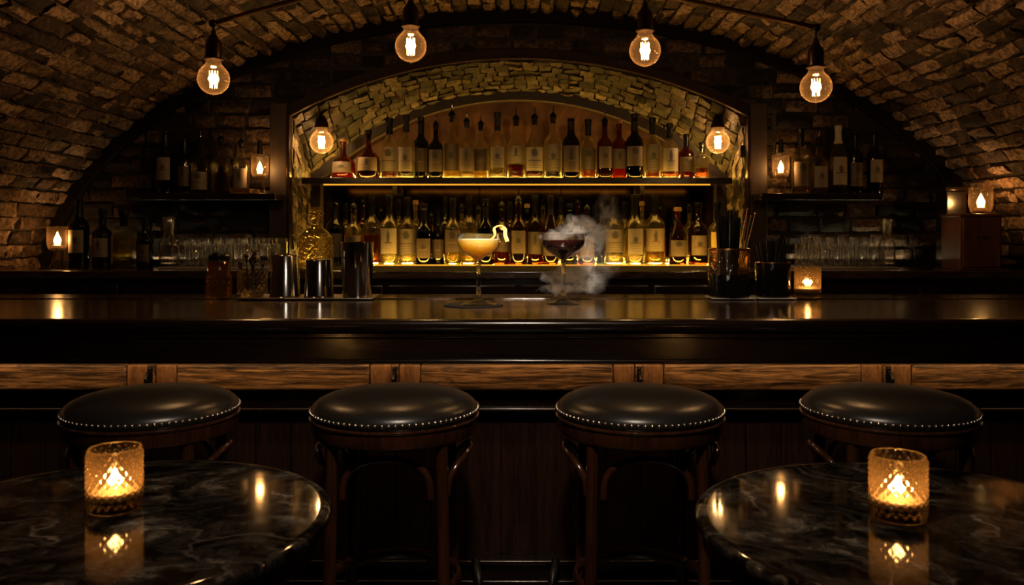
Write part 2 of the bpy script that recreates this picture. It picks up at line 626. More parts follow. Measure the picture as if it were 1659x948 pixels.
def masonry(mb, surf, U, V, length, course, mortar=0.008, rough=0.012, seed=0, keep=None, nx=5, ny=3, depth=0.02):
    """running-bond blocks on surf(u, v) -> (point, normal); each block a small rough slab"""
    rnd = random.Random(seed)
    rows = max(1, round(V / course))
    ch = V / rows
    for r in range(rows):
        u = -rnd.random() * length
        while u < U:
            L = length * rnd.uniform(0.72, 1.3)
            u0, u1 = max(u, 0) + mortar * 0.5, min(u + L, U) - mortar * 0.5
            v0, v1 = r * ch + mortar * 0.5 * rnd.uniform(0.6, 1.5), (r + 1) * ch - mortar * 0.5 * rnd.uniform(0.6, 1.5)
            u += L
            if u1 - u0 < mortar * 2:
                continue
            if keep and not keep((u0 + u1) / 2, (v0 + v1) / 2):
                continue
            hb = rnd.uniform(0.1, 1.0) * rough
            tu, tv = rnd.uniform(-1, 1) * rough * 0.5, rnd.uniform(-1, 1) * rough * 0.6
            verts, faces = [], []
            off = Vector((rnd.random() * 50, rnd.random() * 50, 0))
            for j in range(ny + 3):
                for i in range(nx + 3):
                    a = min(max((i - 1) / nx, 0), 1)
                    b = min(max((j - 1) / ny, 0), 1)
                    uu, vv = u0 + (u1 - u0) * a, v0 + (v1 - v0) * b
                    edge = i in (0, nx + 2) or j in (0, ny + 2)
                    q = Vector((uu, vv, 0)) + off
                    wob = noise.noise(q * 22) * mortar * 0.45
                    p, nn = surf(min(max(uu + wob, 0), U), min(max(vv + wob, 0), V))
                    if edge:
                        h = -depth
                    else:
                        rim = 1.0 if (1 < i < nx + 1 and 1 < j < ny + 1) else 0.45
                        h = rim * (hb + tu * (a - 0.5) * 2 + tv * (b - 0.5) * 2) + noise.noise(q * 26) * rough * 0.55 + noise.noise(q * 60) * rough * 0.3
                    verts.append(p + nn * h)
            w = nx + 3
            for j in range(ny + 2):
                for i in range(nx + 2):
                    faces.append((j * w + i, j * w + i + 1, (j + 1) * w + i + 1, (j + 1) * w + i))
            mb.add(verts, faces)
    return mb


# ------------------------------------------------------------------ the vaulted room
EA, EB, EZ = 2.26, 1.35, 0.876       # ellipse of the barrel vault
YW = 4.0                             # back wall
YN = 4.41                            # back of the niche
YF = -2.2                            # wall behind the viewer


def ell(t):
    return Vector((-EA * math.cos(t), 0, EZ + EB * math.sin(t))), Vector((math.cos(t) / EA, 0, -math.sin(t) / EB)).normalized()


TS = [0.0]
NT = 600
for i in range(NT):
    p0, p1 = ell(PI * i / NT)[0], ell(PI * (i + 1) / NT)[0]
    TS.append(TS[-1] + (p1 - p0).length)
ARC = TS[-1]


def arc_t(s):
    import bisect
    i = min(max(bisect.bisect(TS, s) - 1, 0), NT - 1)
    return PI * (i + (s - TS[i]) / (TS[i + 1] - TS[i])) / NT


def vault(u, v):
    p, nn = ell(arc_t(v))
    return Vector((p.x, YW - u, p.z)), nn


mb = MB()
masonry(mb, vault, 3.9, ARC, 0.155, 0.066, 0.012, 0.024, 3, nx=5, ny=3, depth=0.012)
mb2 = MB()
rows = []
for k in range(97):
    p, nn = ell(PI * k / 96)
    q = p - nn * 0.006
    rows.append([(q.x, YW + 0.02, q.z), (q.x, YF, q.z), (q.x - nn.x * 0.2, YF, q.z - nn.z * 0.2), (q.x - nn.x * 0.2, YW + 0.02, q.z - nn.z * 0.2)])
V = [p for r in rows for p in r]
Fs = []
for k in range(96):
    for i in range(4):
        Fs.append((k * 4 + i, k * 4 + (i + 1) % 4, k * 4 + 4 + (i + 1) % 4, k * 4 + 4 + i))
Fs += [(0, 1, 2, 3), tuple(96 * 4 + i for i in (3, 2, 1, 0))]
mb2.add(V, Fs)
ceiling = tag(mb2.obj('ceiling', M['mortar']), 'barrel vaulted ceiling of rough brown stone blocks', 'ceiling', None, 'structure')
mb.obj('brick_courses', M['brick'], ceiling, smooth=30)

tag(MB().box(-2.6, 2.6, YF - 0.2, YN + 0.2, -0.12, 0.0).obj('floor', M['floorm']), 'dark wooden floor under the stools and tables', 'floor', None, 'structure')
for nm, xa, xb, side in (('wall_left', -2.46, -2.262, 'left'), ('wall_right', 2.262, 2.46, 'right')):
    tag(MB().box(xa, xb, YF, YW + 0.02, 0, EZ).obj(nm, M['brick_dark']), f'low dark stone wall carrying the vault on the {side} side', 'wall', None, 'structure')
rows = []
mb = MB()
for k in range(64):
    (a, _), (b, _) = ell(PI * k / 64), ell(PI * (k + 1) / 64)
    if abs(a.x - b.x) < 1e-5:
        continue
    for y0, y1 in ((YF - 0.15, YF),):
        mb.add([(a.x, y0, 0), (b.x, y0, 0), (b.x, y0, b.z), (a.x, y0, a.z), (a.x, y1, 0), (b.x, y1, 0), (b.x, y1, b.z), (a.x, y1, a.z)],
               [(0, 1, 2, 3), (7, 6, 5, 4), (2, 6, 7, 3), (0, 4, 5, 1)])
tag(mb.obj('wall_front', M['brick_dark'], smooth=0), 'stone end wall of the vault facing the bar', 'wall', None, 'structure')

# niche curves
NW = 1.064


def arc_y(dx, half, apex, spring):
    sag = spring - apex
    r = (half * half + sag * sag) / (2 * sag)
    return apex + r - math.sqrt(max(r * r - dx * dx, 0))


def front_arch(x):      # height of the niche opening in the wall plane
    return Z(arc_y(x / YW * F, NW / YW * F, 98, 190), YW)


YB = 4.38


def back_arch(x):       # height of the inner arch at the back of the niche
    return Z(arc_y(x / YB * F, NW / YB * F, 150, 290), YB)


ZC = 1.03               # back counter top / niche floor


def wall_keep(u, v):
    x, z = u - 2.3, v
    if (x / EA) ** 2 + (max(z - EZ, 0) / EB) ** 2 > 1.02:
        return False
    if abs(x) < NW + 0.05 and z < front_arch(min(abs(x), NW)) + 0.04:
        return False
    return z > 1.075


mb = MB()
masonry(mb, lambda u, v: (Vector((u - 2.3, YW, v)), Vector((0, -1, 0))), 4.6, 2.3, 0.15, 0.07, 0.014, 0.022, 11, wall_keep, 5, 3, 0.01)
base = MB()
xs = [-2.3 + 0.05 * i for i in range(93)] + [-NW, NW, -NW - 1e-4, NW + 1e-4]
xs.sort()


def topz(x):
    return EZ + EB * math.sqrt(max(1 - (x / EA) ** 2, 0)) + 0.06


for a, b in zip(xs, xs[1:]):
    ins = abs((a + b) / 2) < NW
    za, zb = (front_arch(a), front_arch(b)) if ins else (0, 0)
    base.add([(a, YW + 0.004, za), (b, YW + 0.004, zb), (b, YW + 0.004, topz(b)), (a, YW + 0.004, topz(a)),
              (a, YW + 0.2, za), (b, YW + 0.2, zb), (b, YW + 0.2, topz(b)), (a, YW + 0.2, topz(a))],
             [(0, 1, 2, 3), (7, 6, 5, 4), (3, 2, 6, 7)])
    if ins:
        base.add([(a, YW, 0), (b, YW, 0), (b, YW, 0.9), (a, YW, 0.9)], [(0, 1, 2, 3)])
wall_back = tag(base.obj('wall_back', M['mortar'], smooth=0), 'dark stone end wall behind the bar with an arched bottle niche', 'wall', None, 'structure')
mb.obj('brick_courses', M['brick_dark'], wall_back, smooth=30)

# niche lining: side walls, soffit, back panels
for sgn in (-1, 1):
    x = sgn * NW

    def side(u, v, sgn=sgn, x=x):
        f = u / (YB - YW)
        top = front_arch(NW) * (1 - f) + back_arch(NW) * f
        return Vector((x, YW + u, ZC + .006 + (top - ZC - .006) * v / 0.7)), Vector((-sgn, 0, 0))
    mb = masonry(MB(), side, YB - YW, 0.7, 0.085, 0.068, 0.007, 0.014, 20 + sgn, None, 3, 3, 0.006)
    mb.add([(x, YW, 0.9), (x, YN, 0.9), (x, YN, 1.75), (x, YW, 1.75), (x + sgn * 0.1, YW, 0.9), (x + sgn * 0.1, YN, 0.9), (x + sgn * 0.1, YN, 1.75), (x + sgn * 0.1, YW, 1.75)],
           [(0, 1, 2, 3), (4, 5, 6, 7), (1, 5, 6, 2), (0, 4, 7, 3), (3, 2, 6, 7), (0, 1, 5, 4)])
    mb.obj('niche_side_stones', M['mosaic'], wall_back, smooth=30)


def soffit(u, v):
    x = (u / 2.3 * 2 - 1) * NW
    f = v / 0.46
    zf, zb = front_arch(x), back_arch(x)
    e = 0.01
    s = ((front_arch(min(x + e, NW)) - front_arch(max(x - e, -NW))) / (min(x + e, NW) - max(x - e, -NW)))
    return Vector((x, YW + (YB - YW) * f, zf * (1 - f) + zb * f)), Vector((s, -0.25, -1)).normalized()


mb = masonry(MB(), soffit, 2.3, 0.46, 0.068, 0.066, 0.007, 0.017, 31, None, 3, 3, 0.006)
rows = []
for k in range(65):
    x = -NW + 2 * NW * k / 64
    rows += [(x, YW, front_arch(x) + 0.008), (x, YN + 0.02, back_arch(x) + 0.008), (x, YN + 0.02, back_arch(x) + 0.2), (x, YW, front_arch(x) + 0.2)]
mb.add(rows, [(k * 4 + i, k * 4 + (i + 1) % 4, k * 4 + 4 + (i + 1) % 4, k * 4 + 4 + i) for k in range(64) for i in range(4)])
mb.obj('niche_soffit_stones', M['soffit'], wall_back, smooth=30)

# plaster panel above the shelf (burnished copper colour), dark antique mirror below it
m, nt, out = new_mat('burnished_copper_plaster')
n = N(nt)
p = n('BsdfPrincipled')
co = n.objco()
nz = n.noise(co, 5, 7, 0.65, 0.8)
n.link(n.ramp(nz, [(0.32, (0.03, 0.012, 0.004)), (0.55, (0.13, 0.058, 0.016)), (0.75, (0.34, 0.16, 0.045))]), p.inputs['Base Color'])
p.inputs['Roughness'].default_value = 0.38
p.inputs['Metallic'].default_value = 0.35
n.link(n.bump(nz, 0.5, 0.01), p.inputs['Normal'])
n.link(p.outputs[0], out.inputs[0])
M['panel'] = m
m, nt, out = new_mat('antique_mirror')
n = N(nt)
p = n('BsdfPrincipled')
nz = n.noise(n.objco(), 6, 6, 0.7, 0.5)
n.link(n.ramp(nz, [(0.35, (0.03, 0.017, 0.008)), (0.7, (0.1, 0.06, 0.03))]), p.inputs['Base Color'])
p.inputs['Metallic'].default_value = 1.0
n.link(n.math('MULTIPLY_ADD', nz, 0.18, 0.03), p.inputs['Roughness'])
n.link(p.outputs[0], out.inputs[0])
M['mirror'] = m
MB().box(-NW - 0.05, NW + 0.05, YN, YN + 0.04, 1.43, 2.1).obj('copper_panel', M['panel'], wall_back)
seams = [-NW, -0.62, -0.2, 0.22, 0.64, NW]
for a, b in zip(seams, seams[1:]):
    MB().box(a + 0.002, b - 0.002, YN - 0.003, YN + 0.04, ZC - 0.05, 1.43).obj('mirror_panel', M['mirror'], wall_back)
MB().box(-NW - 0.05, NW + 0.05, YN + 0.03, YN + 0.08, 0.0, 2.2).obj('niche_backing', M['rib'], wall_back)

# inner arch of polished wood at the back of the niche, with its two dark jambs
path = [(-NW + 0.012, YB - 0.035, ZC)] + [(x, YB - 0.035, back_arch(x)) for x in [(-NW + 0.012) + 2 * (NW - 0.012) * k / 60 for k in range(61)]] + [(NW - 0.012, YB - 0.035, ZC)]
tr = MB().sweep(path, [(-0.045, 0), (0.02, 0), (0.02, 0.06), (-0.045, 0.06)]).obj('trim_3', M['mwood'], None, 0.004)
tag(tr, 'slim polished dark wood arch framing the back of the bottle niche', 'trim', None, 'structure')

# dark plaster rib where the vault meets the end wall
path = [(ell(PI * k / 80)[0].x, YW - 0.05, ell(PI * k / 80)[0].z) for k in range(81)]
path = [(q[0] * 0.997, q[1], EZ + (q[2] - EZ) * 0.997) for q in path]
tag(MB().sweep(path, [(-0.055, 0), (0.02, 0), (0.02, 0.05), (-0.055, 0.05)]).obj('trim_1', M['rib'], None, 0.006), 'dark plaster rib where the vault meets the end wall', 'trim', None, 'structure')

# niche surround: posts, arch moulding, copper edge
surround = tag(MB().sweep([(-NW + 2 * NW * k / 60, YW - 0.045, front_arch(-NW + 2 * NW * k / 60)) for k in range(61)],
                          [(0.008, 0), (0.05, 0), (0.05, 0.05), (0.008, 0.05)]).obj('trim_2', M['dwood'], None, 0.004),
               'dark timber surround with copper edge around the bottle niche', 'trim', None, 'structure')
for sgn in (-1, 1):
    a, b = sorted((sgn * (NW + 0.008), sgn * (NW + 0.088)))
    MB().box(a, b, YW - 0.06, YW + 0.01, ZC + 0.001, front_arch(NW) + 0.06).obj('post', M['mwood'], surround, 0.004)
    a, b = sorted((sgn * (NW - 0.004), sgn * (NW + 0.009)))
    MB().box(a, b, YW - 0.062, YW - 0.02, ZC + 0.001, front_arch(NW)).obj('copper_edge', M['bronze'], surround, 0.002)
MB().sweep([(-NW + 2 * NW * k / 60, YW - 0.062, front_arch(-NW + 2 * NW * k / 60)) for k in range(61)],
           [(-0.004, 0), (0.008, 0), (0.008, 0.03), (-0.004, 0.03)]).obj('copper_arch_edge', M['bronze'], surround, 0.002)

# ------------------------------------------------------------------ back counter and shelves
bc = thing('back_counter', 'long dark back counter running below the niche and wall shelves', 'counter', (0, 3.5, 0))
MB().box(-2.2, 2.2, 0, 0.49, ZC - 0.035, ZC).obj('counter_slab', M['twood'], bc, 0.006)
MB().box(-NW + 0.003, NW - 0.003, 0.489, 0.9, ZC - 0.035, ZC).obj('niche_ledge', M['twood'], bc, 0.002)
MB().box(-1.0, 0.98, 0.012, 0.43, ZC + .0002, ZC + .0025).obj('added_dark_sheet', M['rubber'], bc)  # added black sheet, keeps the counter from mirroring the lit niche
MB().box(-2.2, 2.2, 0.03, 0.485, 0.1, ZC - 0.035).obj('cabinet_body', M['dwood'], bc, 0.003)
MB().box(-2.2, 2.2, 0.06, 0.485, 0.0, 0.1).obj('toe_kick', M['rib'], bc)
for k in range(8):
    x0 = -2.19 + k * 0.5475
    MB().box(x0 + 0.012, x0 + 0.535, 0.012, 0.03, 0.13, ZC - 0.06).obj('door', M['dwood'], bc, 0.004)
MB().box(X(606, 4.0), X(1150, 4.0), 0.512, 0.52, ZC + 0.0003, ZC + 0.005).obj('led_strip', M['led'], bc)
MB().box(-1.0, 1.0, 0.885, 0.893, ZC + 0.0003, ZC + 0.007).obj('led_strip', M['added_backlight'], bc)  # added strip behind the rear bottle row


def strip_lamp(name, loc, length, width, power, tilt, col=(1, .53, .07)):
    l = bpy.data.lights.new(name, 'AREA')
    l.shape, l.size, l.size_y, l.energy, l.color = 'RECTANGLE', length, width, power, col
    o = bpy.data.objects.new(name, l)
    COL.objects.link(o)
    o.location = loc
    o.rotation_euler = (R(tilt), 0, 0)      # 0 shines down, 180 up, positive tips towards the niche
    return o


strip_lamp('ledge_led', (0.11, 4.03, ZC + .008), 1.6, .012, 3.2, 165)
strip_lamp('ledge_rear_backlight', (0, 4.38, ZC + .01), 2.0, .012, 13, 212)  # added lamp, backlights the bottles so their liquor glows
for a_, b_ in ((190, 465), (1280, 1470)):
    strip_lamp('counter_rear_led', ((X(a_, 3.97) + X(b_, 3.97)) / 2, 3.972, ZC + .03), X(b_, 3.97) - X(a_, 3.97), .01, .5, 178, (1, .8, .45))
ZS = Z(290, 4.2)        # top of the niche shelf
ns = thing('niche_shelf', 'dark wooden shelf across the niche lit by amber strip', 'shelf', (0, 4.08, ZS))
MB().box(X(490, 4.1), X(1185, 4.1), 0, 0.25, -0.031, 0).obj('board', M['dwood'], ns, 0.003)
MB().box(X(525, 4.1), X(1150, 4.1), 0.006, 0.014, -0.037, -0.0312).obj('led_strip', M['led'], ns)
MB().box(-1.0, 1.0, 0.238, 0.246, 0.0003, 0.006).obj('led_strip', M['added_backlight'], ns)  # added strip at the back of the shelf
strip_lamp('shelf_led', (0, 4.095, ZS - .039), 1.85, .1, 2.0, 0)
strip_lamp('shelf_front_led', (0, 4.1, ZS + .004), 1.9, .01, 1.5, 165)
strip_lamp('shelf_rear_backlight', (0, 4.31, ZS + .008), 2.0, .012, 7, 228)  # added lamp facing forward to backlight the shelf bottles
for sgn in (-1, 1):
    MB().box(sgn * 0.6 - 0.01, sgn * 0.6 + 0.01, 0.05, 0.24, -0.075, -0.031).obj('bracket', M['iron'], ns, 0.002)

ZL = 1.362
for p0, p1, side in ((229, 447, 'left'), (1232, 1430, 'right')):
    sh = thing('wall_shelf', f'dark wooden wall shelf with bottles on the {side} of the niche', 'shelf', (0, 3.79, ZL))
    MB().box(X(p0, 3.8), X(p1, 3.8), 0, 0.196, -0.03, 0).obj('board', M['dwood'], sh, 0.003)


# ------------------------------------------------------------------ bottles
SHAPES = {   # radius fraction, height fraction of the glass
    'spirit': [(0, .0), (.86, .0), (.98, .012), (1, .03), (1, .56), (.97, .6), (.85, .645), (.6, .69), (.42, .725), (.36, .76), (.33, .82), (.33, .95), (.38, .955), (.38, 1.0), (.26, 1.0)],
    'round': [(0, .0), (.86, .0), (.98, .012), (1, .03), (1, .54), (.985, .59), (.92, .635), (.78, .675), (.56, .71), (.4, .74), (.34, .78), (.32, .95), (.37, .955), (.37, 1.0), (.25, 1.0)],
    'slope': [(0, .0), (.86, .0), (.98, .012), (1, .03), (1, .5), (.97, .54), (.8, .62), (.6, .7), (.43, .77), (.35, .83), (.33, .95), (.38, .955), (.38, 1.0), (.26, 1.0)],
    'wine': [(0, .0), (.86, .0), (.98, .012), (1, .03), (1, .58), (.97, .62), (.84, .66), (.58, .705), (.42, .745), (.37, .8), (.36, .94), (.42, .945), (.42, .985), (.37, 1.0), (.27, 1.0)],
    'squat': [(0, .0), (.8, .0), (.95, .02), (1, .06), (.98, .36), (.92, .46), (.72, .54), (.44, .59), (.3, .64), (.24, .7), (.22, .93), (.27, .94), (.27, 1.0), (.18, 1.0)],
    'square': [(0, .0), (.86, .0), (.97, .02), (1, .05), (1, .6), (.94, .66), (.7, .7), (.42, .73), (.35, .77), (.34, .94), (.4, .95), (.4, 1.0), (.28, 1.0)],
    'slim': [(0, .0), (.84, .0), (.97, .012), (1, .03), (1, .5), (.93, .56), (.75, .63), (.55, .7), (.45, .78), (.42, .94), (.48, .95), (.48, 1.0), (.34, 1.0)],
}


def rad_at(shape, t):
    s = SHAPES[shape]
    for (r0, z0), (r1, z1) in zip(s[3:], s[4:]):
        if z0 <= t <= z1:
            return r0 + (r1 - r0) * (t - z0) / max(z1 - z0, 1e-6)
    return 1.0


def bottle(name, label, x, y, z, H, r, shape, glass, liq, fill, lab, stop, group, seed=0, lab_z=(0.1, 0.5)):
    """H: height over all; lab: label paper index or None"""
    t = thing(name, label, 'bottle', (x, y, z), group)
    cap = {'pour': 0.17, 'cap': 0.07, 'cork': 0.07, 'capsule': 0.005, 'none': 0.0}[stop]
    h = H * (1 - cap)
    sq = 5.0 if shape == 'square' else 0.0
    seg = 32 if sq else 26
    prof = [(a * r, b * h) for a, b in SHAPES[shape]]
    if glass == 'clear':
        w = .0024
        inner = [(max(a - w, .003), b) for a, b in prof[4:-2] if b > .06 * h][::-1]
        prof = prof[:-1] + [(prof[-2][0] - w, h)] + inner + [(prof[3][0] - w, .05 * h), (prof[3][0] - w * 2, .03 * h), (0, .028 * h)]
    MB().lathe(prof, seg, square=sq).obj('glass', M[glass], t)
    nr = SHAPES[shape][-2][0] * r
    if liq:
        prof = [(0, 0.036 * h), (0.8 * r, 0.036 * h), (0.9 * r, 0.052 * h)]
        k = 0.09
        while k < fill - 0.005:
            prof.append((rad_at(shape, k) * r * 0.915, k * h))
            k += 0.05
        prof += [(rad_at(shape, fill) * r * 0.915, fill * h), (0, fill * h)]
        MB().lathe(prof, seg, square=sq).obj('liquor', LQ[liq], t)
    if lab is not None:
        z0, z1 = lab_z[0] * h, lab_z[1] * h
        th = R(50 + 5 * (seed % 3))
        mb = MB()
        V, Fs = [], []
        nA, nZ = 14, 5
        for off in (0.0006, 0.0014):
            for j in range(nZ + 1):
                zz = z0 + (z1 - z0) * j / nZ
                rr = rad_at(shape, max(zz / h, 0.06)) * r + off
                for i in range(nA + 1):
                    a = -PI / 2 - th + 2 * th * i / nA
                    k = (abs(math.cos(a)) ** sq + abs(math.sin(a)) ** sq) ** (-1 / sq) if sq else 1
                    V.append((rr * k * math.cos(a), rr * k * math.sin(a), zz))
        w, half = nA + 1, (nA + 1) * (nZ + 1)
        for j in range(nZ):
            for i in range(nA):
                q = (j * w + i, j * w + i + 1, (j + 1) * w + i + 1, (j + 1) * w + i)
                Fs.append(tuple(half + k for k in q))
                Fs.append(tuple(reversed(q)))
        ring = [i for i in range(w)] + [j * w + w - 1 for j in range(1, nZ + 1)] + [nZ * w + i for i in range(w - 2, -1, -1)] + [j * w for j in range(nZ - 1, 0, -1)]
        for a, b in zip(ring, ring[1:] + ring[:1]):
            Fs.append((a, b, half + b, half + a))
        mb.add(V, Fs)
        mb.obj('paper_label', LB[lab, seed % 3], t)
    if stop == 'pour':
        c = H - h
        MB().lathe([(0, -0.09 * h), (nr * .72, -0.09 * h), (nr * .8, 0.001), (nr * 1.08, 0.002), (nr * 1.08, c * .2), (nr * .7, c * .36), (nr * .4, c * .46), (0, c * .46)], 14, (0, 0, h)).obj('pourer', M['blackplastic'], t)
        MB().tube([(0, 0, h + c * .44), (0, -0.001, h + c * .75), (0.003, -0.004, H)], [nr * .24, nr * .2, nr * .16], 8).obj('pour_spout', M['dsteel'], t)
    elif stop == 'cap':
        MB().lathe([(0, 0.0005), (nr * 1.12, 0.0005), (nr * 1.15, 0.004), (nr * 1.12, H - h - 0.002), (nr * .9, H - h), (0, H - h)], 16, (0, 0, h)).obj('cap', M['capsule'], t)
        MB().lathe([(rad_at(shape, q) * r + 0.0012, q * h) for q in (.78, .85, .94)] + [(nr + .0012, .96 * h), (nr + .0012, h)], 16).obj('neck_seal', M['capsule'], t)
    elif stop == 'cork':
        MB().lathe([(0, -0.03), (nr * .7, -0.03), (nr * .75, 0.0005), (nr * 1.2, 0.001), (nr * 1.25, 0.006), (nr * 1.2, H - h - 0.003), (nr, H - h), (0, H - h)], 16, (0, 0, h)).obj('stopper', M['capsule'] if seed % 2 else M['cork'], t)
    elif stop == 'capsule':
        MB().lathe([(rad_at(shape, q) * r + 0.001, q * h) for q in (.74, .8, .86, .93)] + [(nr + .001, .95 * h), (nr + .001, h + .002), (0, h + .002)], 16).obj('foil_capsule', M['paleseal'] if seed == 9 else M['capsule'], t)
    return t


ORD = ['first', 'second', 'third', 'fourth', 'fifth', 'sixth', 'seventh', 'eighth', 'ninth', 'tenth', 'eleventh', 'twelfth', 'thirteenth', 'fourteenth',
       'fifteenth', 'sixteenth', 'seventeenth', 'eighteenth', 'nineteenth', 'twentieth', 'twenty-first', 'twenty-second', 'twenty-third', 'twenty-fourth', 'twenty-fifth']
# px, top py, half width px, shape, glass, liquor, fill, label, stopper, words, label z-range, depth
UP = [
    (556, 225, 20, 'squat', 'amberglass', 'amber', .34, 0, 'cork', 'squat brown decanter bottle with oval pale label', (.16, .45)),
    (597, 211, 19, 'squat', 'amberglass', 'dark', .4, 4, 'cork', 'squat dark brown bottle with shield shaped label', (.16, .46)),
    (631, 191, 15, 'spirit', 'clear', 'red', .2, 1, 'cap', 'clear bottle with pale label and red spirit at its base', (.13, .55)),
    (658, 186, 14, 'round', 'clear', 'dark', .12, 0, 'cap', 'clear bottle with long pale label and black neck cap', (.11, .52)),
    (682, 189, 13, 'wine', 'green', None, 0, 3, 'cap', 'dark green bottle with tall black cap and brown label', (.12, .52)),
    (706, 187, 12, 'spirit', 'green', 'dark', .14, 3, 'pour', 'slim dark green bottle with black pourer and dim label', (.12, .54)),
    (732, 168, 14.5, 'spirit', 'clear', 'yellow', .5, 2, 'pour', 'tall clear bottle of yellow spirit with long thin pourer', (.13, .56)),
    (756, 181, 13, 'round', 'clear', 'yellow', .5, 2, 'pour', 'clear bottle of yellow spirit with dim narrow label', (.12, .54)),
    (779, 186, 12.5, 'round', 'clear', 'yellow', .44, 3, 'pour', 'short clear bottle of yellow spirit with dark label', (.15, .56)),
    (806, 182, 14, 'round', 'clear', 'clear', .5, 0, 'cap', 'clear round shouldered bottle with pale label and dark cap', (.17, .5)),
    (836, 176, 15, 'slope', 'clear', 'red', .24, 1, 'pour', 'clear sloping bottle with deep red spirit low inside', (.26, .56)),
    (866, 174, 14.5, 'slope', 'clear', 'red', .24, 1, 'pour', 'clear bottle with dark red base and thin upright pourer', (.12, .52)),
    (896, 171, 14.5, 'round', 'clear', 'dark', .14, 0, 'pour', 'tall clear bottle with long pale label and slim pourer', (.12, .56)),
    (925, 192, 14.5, 'wine', 'black', None, 0, 3, 'capsule', 'black wine bottle with dark label', (.1, .54)),
    (953, 193, 13.5, 'round', 'clear', 'amber', .22, 2, 'cap', 'clear bottle with brown label and glowing amber base', (.16, .54)),
    (980, 180, 13, 'round', 'amberglass', 'dark', .3, 2, 'pour', 'brown bottle with dull tan label and upright pourer', (.18, .56)),
    (1003, 194, 12, 'square', 'amberglass', 'amber', .3, 2, 'cork', 'square brown bottle with cut glass shoulders', (.18, .54)),
    (1028, 184, 14.5, 'wine', 'black', None, 0, 2, 'cap', 'tall near black bottle with dim rounded label', (.2, .52)),
    (1057, 190, 13.5, 'spirit', 'clear', 'amber', .12, 0, 'cap', 'clear bottle with long upright cream label', (.14, .6)),
    (1085, 200, 14, 'round', 'clear', 'amber', .12, 1, 'cap', 'clear bottle with wide cream label and dark neck', (.13, .58)),
    (1112, 217, 12.5, 'round', 'amberglass', 'red', .3, 2, 'cap', 'short brown bottle with reddish spirit and tan label', (.17, .52)),
    (1137, 231, 11.5, 'round', 'clear', 'amber', .3, None, 'cork', 'small unlabelled clear bottle holding amber spirit', None),
]
for i, (px, top, hw, shp, gl, lq, fl, lab, stp, txt, lz) in enumerate(UP):
    d = 4.155 if i % 2 else 4.22
    bottle('liquor_bottle', f'{txt}, {ORD[i]} from left, niche shelf', X(px, d), d, ZS, Z(top, d) - ZS, hw / F * d, shp, gl, lq, fl, lab, stp, 'liquor bottles on the niche shelf', i, lz or (.1, .5))

LOW = [
    (543, 328, 15, 'wine', 'black', None, 0, 2, 'capsule', 'near black bottle with round tan label', (.12, .5)),
    (573, 319, 14, 'round', 'clear', 'dark', .44, 2, 'pour', 'clear bottle with brown label and black pourer', (.2, .52)),
    (603, 317, 15, 'round', 'clear', 'amber', .46, None, 'cap', 'clear unlabelled bottle half full of brown spirit', None),
    (631, 316, 15, 'spirit', 'clear', 'clear', .5, 1, 'cap', 'clear bottle with tall white label and dark crest', (.17, .56)),
    (660, 319, 14.5, 'spirit', 'clear', 'clear', .5, 0, 'cap', 'clear bottle with pinkish white label and green base', (.16, .56)),
    (687, 330, 14, 'wine', 'black', None, 0, 3, 'cap', 'black bottle with no visible contents', (.12, .46)),
    (710, 340, 10.5, 'slim', 'black', None, 0, 3, 'capsule', 'slim black wine bottle', (.12, .46)),
    (734, 321, 13.5, 'spirit', 'clear', 'yellow', .5, 3, 'cap', 'bottle of bright yellow spirit with dark label', (.2, .56)),
    (760, 318, 13.5, 'round', 'clear', 'yellow', .3, 2, 'cap', 'clear yellowish bottle behind the pale cocktail', (.14, .5)),
    (787, 322, 13, 'wine', 'black', None, 0, 3, 'cap', 'dark bottle behind the lemon twist', (.14, .5)),
    (813, 316, 14, 'round', 'amberglass', 'amber', .5, 3, 'pour', 'brown bottle glowing orange at its base', (.22, .55)),
    (840, 306, 14, 'wine', 'amberglass', 'dark', .45, 2, 'pour', 'tall dark bottle with tan label and high pourer', (.18, .54)),
    (867, 315, 13.5, 'spirit', 'amberglass', 'amber', .5, 2, 'cap', 'amber bottle with dark neck and tan label', (.16, .5)),
    (892, 317, 13, 'slope', 'amberglass', 'dark', .4, 3, 'cap', 'dark brown bottle just behind the smoking drink', (.14, .5)),
    (922, 330, 14, 'round', 'black', None, 0, 3, 'cork', 'dark bottle veiled by the drifting smoke', (.14, .5)),
    (951, 322, 13, 'round', 'amberglass', 'dark', .4, 2, 'pour', 'brown bottle seen through the smoke plume', (.14, .5)),
    (995, 320, 15.5, 'spirit', 'clear', 'clear', .5, 0, 'cap', 'clear bottle with wide dull pink label in the haze', (.19, .56)),
    (1028, 315, 15, 'spirit', 'clear', 'clear', .5, 0, 'cap', 'clear bottle with pale label and dark small emblem', (.16, .55)),
    (1060, 315, 17.5, 'round', 'clear', 'yellow', .54, 4, 'cap', 'broad bottle of yellow spirit with cream label', (.2, .55)),
    (1098, 336, 14, 'slope', 'amberglass', 'red', .5, 2, 'cork', 'reddish amber bottle with sloping shoulders', (.16, .46)),
    (1131, 328, 16, 'round', 'amberglass', 'dark', .5, 4, 'cork', 'dark brown bottle with big cream rounded label', (.16, .5)),
    (1163, 327, 15, 'round', 'clear', 'yellow', .5, 5, 'cap', 'yellow bottle with golden label behind the straws', (.22, .56)),
]
for i, (px, top, hw, shp, gl, lq, fl, lab, stp, txt, lz) in enumerate(LOW):
    d = 4.12 if i % 2 else 4.16
    bottle('liquor_bottle', f'{txt}, {ORD[i]} from left, front row', X(px, d), d, ZC, Z(top, d) - ZC, hw / F * d, shp, gl, lq, fl, lab, stp, 'liquor bottles in the front row under the shelf', i + 1, lz or (.1, .5))

